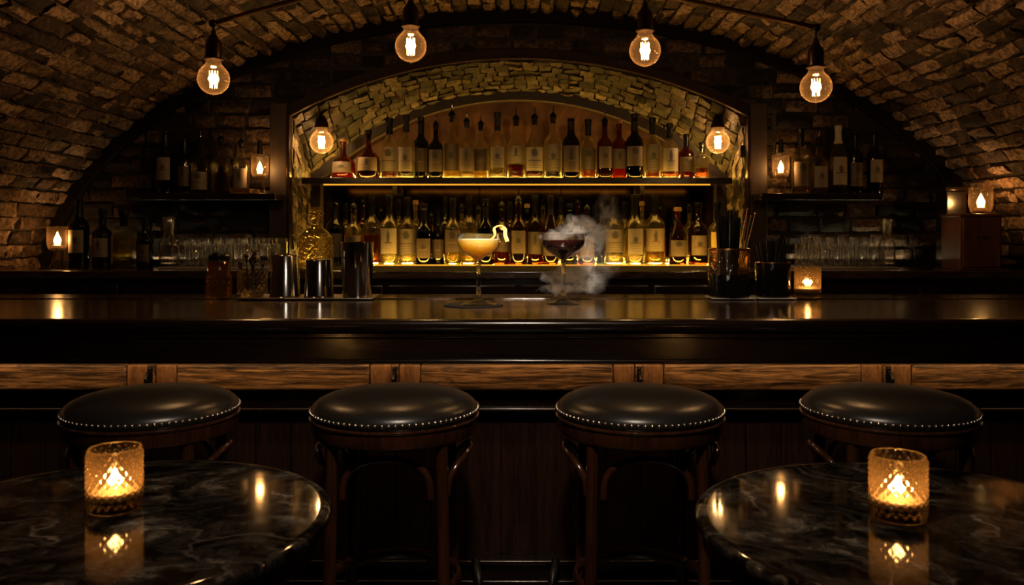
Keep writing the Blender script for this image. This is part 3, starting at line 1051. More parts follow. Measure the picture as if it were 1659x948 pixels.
BACK = [(560, 329), (588, 322), (617, 326), (646, 322), (673, 324), (699, 335), (721, 318), (748, 330), (775, 322), (826, 326), (854, 330), (880, 322), (909, 318), (936, 323), (975, 316), (1012, 326), (1040, 326), (1070, 322), (1093, 329), (1117, 330)]
for i, (px, top) in enumerate(BACK):
    d = 4.295
    gl, lq = [('clear', 'yellow'), ('clear', 'clear'), ('green', None), ('amberglass', 'amber')][(i * 7) % 4]
    words_ = {'yellow': 'clear bottle of yellow spirit', 'clear': 'clear bottle of colourless spirit', None: 'dark green bottle', 'amber': 'brown bottle of amber spirit'}[lq]
    bottle('liquor_bottle', f'{words_} standing {ORD[i]} from left, niche rear row', X(px, d), d, ZC, Z(top, d) - ZC, 0.03, ['spirit', 'round', 'slope'][i % 3], gl, lq, .5, None, ['cap', 'cork', 'pour'][i % 3], 'liquor bottles in the rear row under the shelf', i)

# wall-shelf bottles
for i, (px, top, hw, shp, gl, lq, fl, lab, stp, txt, lz) in enumerate([
    (268, 213, 13.5, 'wine', 'black', None, 0, 0, 'capsule', 'black wine bottle with square white label, outermost on the left wall shelf', (.22, .58)),
    (299, 226, 11, 'wine', 'black', None, 0, 3, 'capsule', 'slim black bottle beside the white labelled wine on the left wall shelf', (.14, .5)),
    (325, 213, 14.5, 'round', 'clear', 'clear', .3, 0, 'pour', 'clear bottle with low pale label in the middle of the left wall shelf', (.08, .42)),
    (358, 211, 15, 'round', 'clear', 'yellow', .4, None, 'pour', 'clear unlabelled bottle with thin pourer on the left wall shelf', None),
    (391, 216, 13, 'round', 'clear', 'yellow', .1, 0, 'pour', 'clear bottle with cream label beside the lamp on the left wall shelf', (.12, .5)),
    (1297, 208, 14, 'round', 'clear', 'yellow', .5, 2, 'cap', 'clear bottle with golden spirit beside the lamp on the right wall shelf', (.12, .52)),
    (1327, 212, 14, 'round', 'clear', 'yellow', .1, 0, 'pour', 'clear bottle with cream label in the middle of the right wall shelf', (.12, .52)),
    (1358, 204, 14, 'slope', 'clear', 'dark', .12, 1, 'capsule', 'tall pale necked wine bottle with cream label on the right wall shelf', (.13, .54)),
    (1386, 214, 11, 'wine', 'black', None, 0, 3, 'capsule', 'slim dark bottle between two labelled wines on the right wall shelf', (.12, .5)),
    (1417, 212, 12.5, 'wine', 'black', None, 0, 0, 'capsule', 'black wine bottle with tan label, outermost on the right wall shelf', (.18, .54)),
]):
    d = 3.885
    top_ = Z(top, d) - ZL
    bottle('wine_bottle' if shp == 'wine' or px == 1358 else 'liquor_bottle', txt, X(px, d), d, ZL, top_, hw / F * d, shp, gl, lq, fl, lab, stp,
           'bottles on the left wall shelf' if px < 840 else 'bottles on the right wall shelf', 9 if px == 1358 else (i if i != 9 else 12), lz or (.1, .5))
# back-counter bottles on the left
for i, (px, top, hw, shp, gl, lq, fl, lab, stp, txt, lz) in enumerate([
    (128, 322, 15.5, 'wine', 'black', None, 0, 0, 'capsule', 'black wine bottle with wide cream label next to the footed candle', (.22, .55)),
    (166, 338, 15.5, 'round', 'green', 'yellow', .3, 0, 'cap', 'dark bottle with square cream label on the left back counter', (.2, .54)),
    (201, 341, 16.5, 'square', 'clear', 'yellow', .58, None, 'cap', 'square bottle of bright yellow spirit on the left back counter', None),
    (235, 352, 13, 'spirit', 'black', None, 0, 3, 'cap', 'dark bottle left of the glass carafe on the back counter', (.14, .5)),
]):
    d = 3.78
    bottle('wine_bottle' if i == 0 else 'liquor_bottle', txt, X(px, d), d, ZC, Z(top, d) - ZC, hw / F * d, shp, gl, lq, fl, lab, stp, 'bottles on the left end of the back counter', i, lz or (.1, .5))


# ------------------------------------------------------------------ candles and little lamps
def flame_mesh(h, r):
    return MB().lathe([(0, 0), (r * .6, h * .06), (r, h * .25), (r * .85, h * .45), (r * .45, h * .72), (r * .15, h * .92), (0, h)], 14)


def diamond(nA, zk, amp):
    def f(a, r, z):
        u, v = a * nA / 2 + z * zk, a * nA / 2 - z * zk
        return amp * (abs(math.sin(u)) * abs(math.sin(v)) - 0.4)
    return f


def votive(label, x, y, z, r, h, group, facets=22, amp=0.0016, power=0.9):
    t = thing('votive_candle', label, 'candle', (x, y, z), group)
    inner = r * 0.86
    zz = [0.012 * h / .1 + (h * .95 - .012 * h / .1) * k / 36 for k in range(37)]
    df = diamond(facets, facets / 2 / r * 0.8, amp)
    outer = [(0, 0), (r * .9, 0), (r * .98, h * .03), (r, h * .06)] + [(r, q) for q in zz[1:]] + [(r * .995, h * .975), (r * .95, h)]
    inn = [(inner + .001, h * .99), (inner, h * .9), (inner * .98, h * .5), (inner * .95, h * .22), (inner * .8, h * .17), (0, h * .17)]

    def disp(a, rr, q):
        return df(a, rr, q) if rr > r * .993 and h * .08 < q < h * .94 else 0
    MB().lathe(outer + inn, 132, disp=disp).obj('glass_holder', M['votive'], t, smooth=60)
    MB().lathe([(0, 0), (inner * .86, 0), (inner * .9, h * .02), (inner * .9, h * .13), (inner * .6, h * .125), (0, h * .12)], 24, (0, 0, h * .175)).obj('wax', M['wax'], t)
    MB().tube([(0, 0, h * .3), (0.0005, 0, h * .4)], h * .009, 6).obj('wick', M['wick'], t)
    f = flame_mesh(h * .25, h * .065)
    f.v = [(a, b, c + h * .39) for a, b, c in f.v]
    f.obj('flame', M['flame'], t)
    point('candle_light', (x, y, z + h * .52), power, (1.0, 0.5, 0.17), h * .08)
    return t


def footed_lamp(label, x, y, z, r, h, dark_neck, group, power=1.0, foot=True):
    t = thing('candle_lamp', label, 'lamp', (x, y, z), group)
    zb = h * .4 if foot else 0.0
    if foot:
        MB().lathe([(0, 0), (r * .72, 0), (r * .8, h * .02), (r * .72, h * .06), (r * .58, h * .1), (r * .46, h * .25), (r * .3, h * .34), (r * .25, h * .37), (r * .45, h * .4), (0, h * .4)], 28).obj('foot', M['lampglass'], t)
    hh = h - zb
    MB().lathe([(0, 0), (r * .5, hh * .0), (r * .82, hh * .08), (r * .97, hh * .25), (r, hh * .4), (r, hh * .97), (r * .99, hh), (r * .95, hh), (r * .94, hh * .9), (r * .93, hh * .4), (r * .9, hh * .27), (r * .76, hh * .13), (0, hh * .1)], 32, (0, 0, zb + 0.0005)).obj('glass_cup', M['lampglass'], t)
    MB().lathe([(0, hh * .11), (r * .5, hh * .14), (r * .52, hh * .24), (0, hh * .24)], 20, (0, 0, zb)).obj('wax', M['wax'], t)
    MB().tube([(0, 0, zb + hh * .24), (0, 0, zb + hh * .3)], 0.001, 6).obj('wick', M['wick'], t)
    f = flame_mesh(hh * .48, r * .34)
    f.v = [(a, b, c + zb + hh * .3) for a, b, c in f.v]
    f.obj('flame', M['flame'], t)
    if dark_neck:  # dark tapered tube on three wires above the cup
        mb = MB().lathe([(r * .34, 0), (r * .3, r * .5), (r * .2, r * 1.6), (r * .17, r * 1.6), (r * .27, r * .5), (r * .31, 0)], 20, (0, 0, h + 0.012), closed=True)
        for k in range(3):
            a = 2 * PI * k / 3 + 0.4
            mb.tube([(r * .96 * math.cos(a), r * .96 * math.sin(a), h), (r * .33 * math.cos(a), r * .33 * math.sin(a), h + 0.014)], 0.0015, 6)
        mb.obj('dark_neck', M['iron'], t)
    point('lamp_light', (x, y, z + zb + hh * .5), power, (1.0, 0.5, 0.17), 0.012)
    return t


footed_lamp('footed glass candle lamp at the far left end of the back counter', X(93, 3.75), 3.75, ZC, .044, Z(367, 3.75) - ZC, False, 'glass candle lamps', 1.0)
footed_lamp('footed glass candle lamp with dark tapered neck on the left wall shelf', X(421, 3.87), 3.87, ZL, .04, Z(254, 3.87) - ZL, True, 'glass candle lamps', 1.3)
footed_lamp('footed glass candle lamp with dark tapered neck on the right wall shelf', X(1265, 3.87), 3.87, ZL, .039, Z(252, 3.87) - ZL, True, 'glass candle lamps', 1.3)

# wooden drawer box with a glass lamp on top, at the right end of the back counter
DB = 3.62
ZBX = Z(347, DB)
bx = thing('drawer_box', 'reddish wooden drawer box under the glass lamp at the right wall', 'box', (X(1577, DB), DB, ZC + .0004))
w = 33 / F * DB
hb = ZBX - ZC
MB().box(-w, w, -.06, .1, 0, hb - .012).obj('carcass', M['cwood'], bx, .002)
MB().box(-w - .004, w + .004, -.066, .104, hb - .012, hb).obj('lid', M['cwood'], bx, .003)
dr = MB().box(-w + .008, w - .008, -.067, -.0605, .012, hb - .02).obj('drawer', M['cwood'], bx, .002)
MB().lathe([(0, 0), (.006, 0), (.004, .008), (.009, .014), (.008, .02), (0, .022)], 14).obj('knob', M['brass'], dr)
k = dr.children[0]
k.rotation_euler = (R(90), 0, 0)
k.location = (-.005, -.067, hb * .62)
footed_lamp('straight sided glass candle lamp on the wooden drawer box', X(1588, DB), DB - .005, ZBX, .048, Z(304, DB) - ZBX - .0, False, 'glass candle lamps', 1.0, False)
DP = 3.8
pz = Z(303, DP) - ZC
ps = thing('wooden_pillar', 'dark wooden pillar standing behind the drawer box', 'pillar', (X(1541, DP), DP, ZC))
MB().box(-.045, .045, -.05, .05, 0, pz - .02).obj('shaft', M['dwood'], ps, .004)
MB().box(-.055, .055, -.06, .06, pz - .02, pz).obj('cap_moulding', M['dwood'], ps, .004)
MB().box(-.052, .052, -.057, .057, 0, .03).obj('plinth', M['dwood'], ps, .003)

# ------------------------------------------------------------------ glasses and carafes on the back counter


def tumbler(label, x, y, z, r, h, group):
    return tag_at(MB().lathe([(0, 0), (r * .84, 0), (r * .88, .003), (r, h - .001), (r * .985, h), (r * .955, h - .001), (r * .84, .014), (0, .012)], 24).obj('tumbler_glass', M['tumbler']), label, 'glass', x, y, z, group)


def tag_at(o, label, cat, x, y, z, group=None):
    o.location = (x, y, z)
    return tag(o, label, cat, group)


for side, p0, p1 in (('left', 262, 462), ('right', 1284, 1452)):
    tag(MB().box(X(p0, 3.72), X(p1, 3.72), 3.68, 3.955, ZC + .0004, ZC + .007).obj('bar_mat', M['mat'], None, .002), f'pale bar mat under the glasses at the {side} of the back counter', 'mat')
for px in range(297, 450, 21):
    k = (px - 297) // 21
    tumbler(f'clear tumbler, {ORD[k]} from the carafe in the front row on the left mat', X(px, 3.74), 3.74, ZC + .007, .026, .1, 'tumblers on the left mat')
    tumbler(f'clear tumbler, {ORD[k]} from the carafe in the rear row on the left mat', X(px + 12, 3.86), 3.86, ZC + .007, .028, .125, 'tumblers on the left mat')
for k, px in enumerate(range(1296, 1420, 20)):
    tumbler(f'clear tumbler, {ORD[k]} from the straws in the front row on the right mat', X(px, 3.74), 3.74, ZC + .007, .025, .1, 'tumblers on the right mat')
    tumbler(f'clear tumbler, {ORD[k]} from the straws in the rear row on the right mat', X(px + 9, 3.86), 3.86, ZC + .007, .026, .13, 'tumblers on the right mat')


def carafe(label, px, top, hw):
    d = 3.76
    h, r = Z(top, d) - ZC - .007, hw / F * d
    t = thing('glass_carafe', label, 'carafe', (X(px, d), d, ZC + .007))
    MB().lathe([(0, 0), (r * .92, 0), (r, .006), (r, h * .42), (r * .94, h * .5), (r * .62, h * .6), (r * .55, h * .66), (r * .7, h * .99), (r * .68, h), (r * .65, h * .985), (r * .5, h * .66), (r * .58, h * .6), (r * .9, h * .49), (r * .94, h * .4), (r * .93, .014), (0, .012)], 28).obj('glass', M['tumbler'], t)
    MB().lathe([(0, .015), (r * .9, .016), (r * .92, h * .3), (0, h * .3)], 28).obj('water', M['crystal'], t)


carafe('clear glass carafe at the outer end of the left glass mat', 274, 351, 15.5)
carafe('clear glass carafe at the outer end of the right glass mat', 1437, 355, 13)

# cut crystal decanter in front of the niche
d = 3.68
t = thing('crystal_decanter', 'golden cut crystal decanter behind the steel shaker tins', 'decanter', (X(512, d), d, ZC + .003))
hz = Z(340, d) - ZC
r = 27 / F * d
fc = diamond(18, 9 / r * .8, .006)
prof = [(0, 0), (r * .86, 0), (r * .95, .006)] + [(r, .012 + (hz * .5 - .012) * k / 22) for k in range(23)] + [(r * .93, hz * .55), (r * .7, hz * .62), (r * .42, hz * .68), (r * .34, hz * .74), (r * .32, hz * .86), (r * .5, hz * .92), (r * .46, hz * .94), (r * .25, hz * .94), (0, hz * .9)]
MB().lathe(prof, 108, disp=lambda a, rr, q: fc(a, rr, q) if rr > r * .99 else 0).obj('body', M['decanter'], t, smooth=60)
MB().lathe([(0, 0), (r * .22, 0), (r * .24, hz * .012), (r * .4, hz * .03), (r * .42, hz * .06), (r * .3, hz * .085), (0, hz * .09)], 10, (0, 0, hz * .945)).obj('stopper', M['decanter'], t, smooth=10)

# ------------------------------------------------------------------ hanging bulbs


def bulb_lamp(label, x, y, zc, r, ztop, power, group, name='pendant_lamp', bell=False):
    """globe bulb of radius r centred at zc, on a cord from ztop"""
    t = thing(name, label, 'lamp', (x, y, zc), group)
    k = r / .047
    pr = [(0, -1.0 * r)]
    for i in range(1, 15):
        a = -PI / 2 + (PI / 2 + R(52)) * i / 14
        pr.append((r * math.cos(a), r * math.sin(a)))
    pr += [(r * .5, r * .95), (r * .46, r * 1.1), (r * .45, r * 1.28)]
    b = MB().lathe(pr, 36).obj('bulb', M['nicheglass' if bell else 'bulbglass'], t)
    mb = MB()
    n_ = 8
    for q in range(n_):
        a = 2 * PI * q / n_
        mb.tube([(r * .22 * math.cos(a), r * .22 * math.sin(a), -r * .56), (r * .25 * math.cos(a), r * .25 * math.sin(a), r * .5)], r * .02, 6)
    mb.obj('filament', M['filament'], b)
    MB().lathe([(0, r * .4), (r * .05, r * .4), (r * .06, r * .8), (r * .2, r * 1.0), (r * .22, r * 1.25), (0, r * 1.25)], 12).obj('glass_stem', M['crystal'], b)
    MB().lathe([(0, -r * 1.09), (r * .03, -r * 1.06), (r * .05, -r * 1.0), (0, -r * .98)], 8).obj('tip', M['crystal'], b)
    if bell:
        so = [(r * .62, r * 1.2), (r * .58, r * 1.5), (r * .42, r * 2.0), (r * .2, r * 2.25), (0, r * 2.25)]
    else:
        so = [(r * .56, r * 1.2), (r * .6, r * 1.24), (r * .58, r * 1.32), (r * .5, r * 1.36), (r * .5, r * 2.25), (r * .46, r * 2.4), (r * .3, r * 2.62), (r * .16, r * 2.9), (r * .14, r * 3.1), (0, r * 3.1)]
    MB().lathe([(0, r * 1.2)] + so, 24).obj('socket', M['bronze'], t)
    zt = so[-1][1]
    MB().tube([(0, 0, zt - .003), (0, 0, ztop - zc)], .0032, 8).obj('cord', M['blackplastic'], t)
    point('bulb_light', (x, y, zc), power, WARM, r * .35)
    return t


DPN = 2.7
GRP = 'hanging globe bulbs over the bar'


def pipe_z(px):     # the gull-wing pipe the pendants hang from
    if px < 840:
        return Z(38 - (px - 345) * .282, DPN)
    return Z(45 - (1323 - px) * .211, DPN)


for px, py, txt in ((346, 128, 'globe bulb pendant at the left end of the pipe'), (665.5, 75, 'globe bulb pendant above and left of the pale cocktail'),
                    (1045, 82, 'globe bulb pendant above and right of the smoking drink'), (1322, 141, 'globe bulb pendant at the right end of the pipe')):
    bulb_lamp('lit ' + txt, X(px, DPN), DPN, Z(py, DPN), 25.5 / F * DPN, pipe_z(px) - .008, 4.2, GRP)
pf = thing('ceiling_pipe', 'dark bronze pipe under the vault carrying four hanging bulbs', 'pipe', (0, DPN, 0))
for pts in ([345, 500, 665, 830], [1323, 1200, 1045, 850]):
    MB().tube([(X(q, DPN), 0, pipe_z(q)) for q in pts], .0085, 12).obj('pipe_arm', M['pipe'], pf)
    MB().ball((X(pts[0], DPN), 0, pipe_z(pts[0])), .0135, 12, 8).obj('end_cap', M['iron'], pf)
zr = 2.215
MB().lathe([(0, 0), (.07, 0), (.075, -.012), (.03, -.03), (.014, -.05), (.014, pipe_z(840) - zr), (0, pipe_z(840) - zr)], 20, (0, 0, zr)).obj('ceiling_rose', M['iron'], pf)

for px, txt in ((521, 'left'), (1163, 'right')):
    dd = 4.06
    bulb_lamp(f'lit globe bulb with bell socket inside the {txt} end of the niche', X(px, dd), dd, Z(230, dd), 19 / F * dd, soffit((X(px, dd) / NW + 1) / 2 * 2.3, .46 * .15)[0].z - .004, 2.2, 'globe bulbs inside the niche', 'niche_pendant', True)

# ------------------------------------------------------------------ the bar
YT0, ZT = 2.25, Z(518, 2.25)
YT1 = (EYE - ZT) * F / (478 - VY)
top = thing('bar_worktop', 'long polished dark wooden bar top under the two cocktails', 'bar top', (0, YT0, ZT))
MB().box(-2.15, 2.15, .03, YT1 - YT0 - .19, -.03, 0).obj('slab', M['twood'], top, .002)
mb = MB()
sec = [(.0, -.012), (.004, -.004), (.012, 0), (.03, 0), (.03, -.034), (.008, -.034), (.001, -.026)]
V = [(sx, a, b) for sx in (-2.15, 2.15) for a, b in sec]
k = len(sec)
mb.add(V, [tuple(range(k)), tuple(range(2 * k - 1, k - 1, -1))] + [(i, (i + 1) % k, k + (i + 1) % k, k + i) for i in range(k)])
mb.obj('front_nosing', M['dwood'], top)
MB().box(-2.15, 2.15, YT1 - YT0 - .19, YT1 - YT0, -.03, .0035).obj('rear_rail', M['twood'], top, .0015)

bar = thing('panelled_bar', 'dark panelled wooden bar front with worn timber rail behind the stools', 'bar', (0, 2.27, 0))
zf = Z(588, 2.27)
MB().box(-2.15, 2.15, 0, .025, zf + .008, ZT - .035).obj('fascia', M['dwood'], bar, .002)
MB().box(-2.15, 2.15, -.008, .026, zf - .002, zf + .0095).obj('fascia_bead', M['dwood'], bar, .004)
MB().box(-2.15, 2.15, -.005, .02, ZT - .052, ZT - .035).obj('cove_moulding', M['dwood'], bar, .004)
zb1, zb0 = Z(591, 2.36), Z(633, 2.36)
hooks = [-152, 245, 640, 1035, 1437, 1834]
for a, b in zip(hooks, hooks[1:]):
    x0, x1 = X(a, 2.36), X(b, 2.36)
    e = .045
    MB().box(x0 + e + .026, x1 - e - .026, .09, .12, zb0, zb1).obj('timber_rail', M['bwood'], bar, .006)
    MB().box(x0 + .011, x0 + e + .024, .093, .12, zb0, zb1 - .001).obj('rail_block', M['ewood'], bar, .004)
    MB().box(x1 - e - .024, x1 - .011, .093, .12, zb0, zb1 - .001).obj('rail_block', M['ewood'], bar, .004)
for a in hooks[1:-1]:
    x0 = X(a, 2.36)
    MB().box(x0 - .0095, x0 + .0095, .085, .12, zb0 - .004, zb1).obj('rail_joint', M['bwood'], bar, .002)
    hk = MB().box(x0 - .006, x0 + .006, .079, .0852, zb0 + .008, zb1 - .004)
    hk.tube([(x0, .081, zb1 - .016), (x0, .062, zb1 - .022), (x0, .052, zb1 - .034), (x0, .057, zb1 - .05), (x0, .066, zb1 - .052)], .0045, 8)
    hk.ball((x0, .082, zb1 - .01), .006, 10, 6)
    hk.obj('bag_hook', M['iron'], bar)
MB().box(-2.15, 2.15, .12, .16, zb0 - .02, ZT - .03).obj('rail_backing', M['dwood'], bar)
MB().box(-2.15, 2.15, .13, .16, Z(662, 2.385), zb0).obj('frieze', M['dwood'], bar, .002)
MB().box(-2.15, 2.15, .114, .16, Z(667, 2.385), Z(661.5, 2.385)).obj('ledge_moulding', M['dwood'], bar, .003)
zp1, zp0 = Z(667, 2.385), Z(909, 2.38)
MB().box(-2.15, 2.15, .175, .2, zp0 - .05, zp1).obj('panel_back', M['pwood'], bar)
xb = -2.15
while xb < 2.1:
    MB().box(xb + .0015, min(xb + .098, 2.15), .16, .176, zp0, zp1).obj('panel_board', M['pwood'], bar, .002)
    xb += .1
MB().box(-2.15, 2.15, .11, .2, zp0 - .012, zp0).obj('plinth_ledge', M['dwood'], bar, .004)
zq = Z(939, 2.36)
MB().box(-2.15, 2.15, .13, .2, zq - .006, zp0 - .012).obj('plinth_face', M['dwood'], bar, .002)
MB().box(-2.15, 2.15, .09, .2, zq - .016, zq - .004).obj('plinth_step', M['dwood'], bar, .004)
MB().box(-2.15, 2.15, .11, .2, 0, zq - .016).obj('kick_board', M['dwood'], bar, .002)
MB().box(-2.15, 2.15, .16, .2, 0, zp0).obj('plinth_core', M['rib'], bar)
MB().box(-2.15, 2.15, .03, .04, zf + .022, zf + .027).obj('led_strip', M['led_bar'], bar)
# back of the bar
MB().box(-2.15, 2.15, YT1 - 2.27 - .12, YT1 - 2.27 - .1, .0, ZT - .031).obj('service_side', M['dwood'], bar)
for x in (-2.13, 2.13):
    MB().box(x - .02, x + .02, .2, YT1 - 2.27 - .12, 0, ZT - .031).obj('end_panel', M['dwood'], bar)

fr = thing('foot_rail', 'black pipe foot rail on curved brackets along the bar base', 'rail', (0, 2.27, 0))
MB().tube([(-2.1, .03, .12), (2.1, .03, .12)], .014, 14).obj('pipe', M['iron'], fr)
for px in (-60, 360, 769, 902, 1310, 1720):
    x = X(px, 2.33)
    MB().tube([(x, .1085, zp0 + .0), (x + (.004 if px < 840 else -.004), .08, zp0 + .002), (x + (.01 if px < 840 else -.01), .05, zp0 - .012), (x + (.016 if px < 840 else -.016), .033, zp0 - .05), (x + (.018 if px < 840 else -.018), .03, .12)], .012, 12).obj('bracket', M['iron'], fr)

# ------------------------------------------------------------------ stools


def stool():
    t = thing('bar_stool', 'stool', 'bar stool')
    zn = .762
    MB().lathe([(0, .8125), (.06, .812), (.11, .8095), (.145, .805), (.168, .799), (.184, .791), (.194, .782), (.1995, .774), (.2005, .768), (.2, .76), (.197, .757), (0, .757)], 72).obj('cushion', M['leather'], t, smooth=70)
    mb = MB()
    nn = 84
    for k in range(nn):
        a = 2 * PI * k / nn
        mb.ball((.2005 * math.cos(a), .2005 * math.sin(a), .7695), .0043, 8, 5)
    mb.obj('nailhead_trim', M['nail'], t)
    MB().lathe([(.2, .7565), (.203, .7545), (.203, .751), (.199, .748), (.198, .725), (.195, .716), (.19, .713), (.17, .712), (.165, .716), (.165, .7565)], 64, closed=True).obj('seat_ring', M['swood'], t)
    LT, LB_ = .124, .136

    def leg_pt(sx, sy, z):
        f = 1 - z / .715
        k = LT + (LB_ - LT) * f
        return Vector((sx * k, sy * k * 1.02, z))
    for sx in (-1, 1):
        for sy in (-1, 1):
            MB().tube([leg_pt(sx, sy, z) for z in (.735, .6, .45, .3, .15, 0)], [.0145, .014, .0145, .0155, .0165, .017], 14).obj('leg', M['swood'], t)
    # bent hoops under the ring, one on each side
    for q in range(4):
        ang = q * PI / 2
        pts = []
        for i in range(25):
            s = i / 24
            a = PI * (1 - s)
            u = .1 * math.cos(a)
            h = .59 + .09 * math.sin(a) ** .62
            bulge = .006 + .05 * math.sin(a) ** 1.4 if q % 2 else .004
            k = LT + (LB_ - LT) * (1 - h / .715)
            pts.append(Vector((u, -(k * 1.02 + bulge), h)))
        rot = [Vector((p.x * math.cos(ang) - p.y * math.sin(ang), p.x * math.sin(ang) + p.y * math.cos(ang), p.z)) for p in pts]
        MB().tube(rot, .0085, 10).obj('bent_hoop', M['swood'], t)
    pts = [(.13 * math.cos(2 * PI * k / 48), .13 * math.sin(2 * PI * k / 48), .362) for k in range(48)]
    pts = [(x * 1.18 if abs(x) > .1 else x * 1.12, y * 1.12, z) for x, y, z in pts]
    MB().tube(pts, .01, 10, closed=True, flat=(.008, .015)).obj('foot_ring', M['swood'], t)
    return t


DS = 2.06
st0 = stool()
for i, (px, txt) in enumerate([(247, 'black leather bar stool behind the marble table on the left'), (640, 'black leather bar stool just left of the bar centre'),
                               (1036, 'black leather bar stool just right of the bar centre'), (1438, 'black leather bar stool behind the marble table on the right')]):
    o = st0 if i == 0 else copy_tree(st0)
    o.location = (X(px, DS), DS, 0)
    o.rotation_euler = (0, 0, [.05, 0, 0, -.05][i])
    tag(o, txt, 'bar stool', 'bar stools along the bar')

# ------------------------------------------------------------------ marble tables
TB = [(-.651, 1.328, .352, 'round black marble table on the left in front of the stools'), (.631, 1.310, .353, 'round black marble table on the right in front of the stools')]
ZTB = .748
for i, (x, y, r, txt) in enumerate(TB):
    t = thing('marble_table', txt, 'table', (x, y, 0), 'round marble tables')
    o = MB().lathe([(0, ZTB - .022), (r - .012, ZTB - .022), (r - .003, ZTB - .018), (r, ZTB - .009), (r - .002, ZTB - .003), (r - .007, ZTB), (r - .02, ZTB), (0, ZTB)], 128).obj('marble_top', M['marble'], t)
    o.rotation_euler = (0, 0, [0.35, 2.5][i])
    MB().lathe([(r - .025, ZTB - .0225), (r - .014, ZTB - .024), (r - .012, ZTB - .05), (r - .03, ZTB - .054), (r - .06, ZTB - .05), (r - .06, ZTB - .0225)], 96, closed=True).obj('apron', M['dwood'], t)
    MB().lathe([(0, 0), (.028, 0), (.026, .05), (.022, .1), (.022, .6), (.05, .66), (.09, ZTB - .023), (0, ZTB - .023)], 24, (0, 0, 0)).obj('column', M['iron'], t)
    MB().lathe([(.026, .055), (.06, .04), (.2, .022), (.215, .012), (.215, 0), (.026, 0)], 40, closed=True).obj('base_plate', M['iron'], t)

votive('diamond cut glass votive candle on the left marble table', X(186, 1.375), 1.375, ZTB, .0415, .101, 'diamond glass votives', 20, .0042, 1.0)
votive('diamond cut glass votive candle on the right marble table', X(1455, 1.335), 1.335, ZTB, .0418, .1, 'diamond glass votives', 20, .0042, 1.0)

# ------------------------------------------------------------------ things on the bar
DV = 2.915
ZB = ZT + .0035
tag(MB().box(X(384, 2.87), X(604, 2.87), 2.862, 3.05, ZB + .0002, ZB + .004).obj('bar_tray', M['tray'], None, .0015), 'thin steel tray under the shaker tins', 'tray')
ZTR = ZB + .0042


def tin(label, px, top, d, rt, rb, mat, z=ZTR, flip=False):
    h = Z(top, d) - z
    r0, r1 = rb / F * d, rt / F * d
    t = thing('shaker_tin', label, 'shaker', (X(px, d), d, z), 'steel shaker tins')
    if flip:      # standing mouth down
        MB().lathe([(r0 - .002, 0), (r0, .0), (r0 + .001, .003), (r0, .006), (r1, h - .006), (r1 - .003, h - .001), (r1 - .007, h), (0, h - .002), (0, h - .004), (r1 - .008, h - .003), (r0 - .003, .006)], 56, closed=False).obj('body', M[mat], t, smooth=50)
        MB().lathe([(r0 + .001, 0), (r0 + .0022, .0015), (r0 + .001, .003), (r0 - .001, .0015)], 56, closed=True).obj('rolled_rim', M[mat], t)
    else:
        MB().lathe([(0, .003), (r0 - .006, .003), (r0 - .004, 0), (r0 - .001, .001), (r0, .006), (r1, h - .003), (r1 - .0012, h - .002), (r0 - .0015, .008), (0, .006)], 56).obj('body', M[mat], t, smooth=50)
        MB().lathe([(r1 - .0012, h - .003), (r1 + .0012, h - .002), (r1 + .0012, h), (r1 - .0012, h)], 56, closed=True).obj('rolled_rim', M[mat], t)
    return t


tin('mid sized polished shaker tin between cut tumbler and short tin', 462, 412, DV, 20.5, 24.5, 'steel', ZTR, True)
tin('short dark shaker tin in the middle of the steel tray', 517, 420, DV, 21, 23.5, 'dsteel', ZTR, True)
tin('tall polished shaker tin at the right end of the steel tray', 579, 392, DV, 26.5, 23.5, 'steel')

# cut tumbler with garnish, and a dark stoppered jar
d = 2.905
t = thing('garnish_tumbler', 'cut crystal tumbler holding dark garnish picks beside the shaker tins', 'tumbler', (X(409, d), d, ZTR))
r = 23.5 / F * d
h = Z(437, d) - ZTR
fc = diamond(16, 8 / r * .8, .0035)
prof = [(0, .004), (r * .7, .0), (r * .78, .004), (r * .8, h * .1), (r, h * .14)] + [(r, h * .16 + h * .72 * k / 16) for k in range(17)] + [(r * 1.01, h), (r * .95, h), (r * .9, h * .5), (r * .82, h * .2), (0, h * .17)]
MB().lathe(prof, 96, disp=lambda a, rr, q: fc(a, rr, q) if r * .99 < rr < r * 1.005 and q < h * .9 else 0).obj('cut_glass', M['facet'], t, smooth=60)
rnd = random.Random(5)
for k in range(9):
    a = 2 * PI * k / 9
    x0, y0 = r * .35 * math.cos(a), r * .35 * math.sin(a)
    x1, y1 = r * (.75 + .2 * rnd.random()) * math.cos(a + .3), r * .75 * math.sin(a + .3)
    hh = h * (1.12 + .42 * rnd.random())
    g = MB().tube([(x0, y0, h * .22), (x1, y1, hh)], .0013, 6)
    g.ball((x1, y1, hh), .006 + .003 * rnd.random(), 10, 6)
    g.obj('garnish_pick', M['bronze'] if k % 2 else M['blackplastic'], t)
sp = MB()
sp.tube([(.004, 0, h * .22), (.002, 0, h * 1.1), (-.006, .002, h * 1.35), (.008, 0, h * 1.6), (-.004, 0, h * 1.85)], [.004, .006, .007, .006, .002], 8)
sp.obj('garnish_sprig', M['bronze'], t)

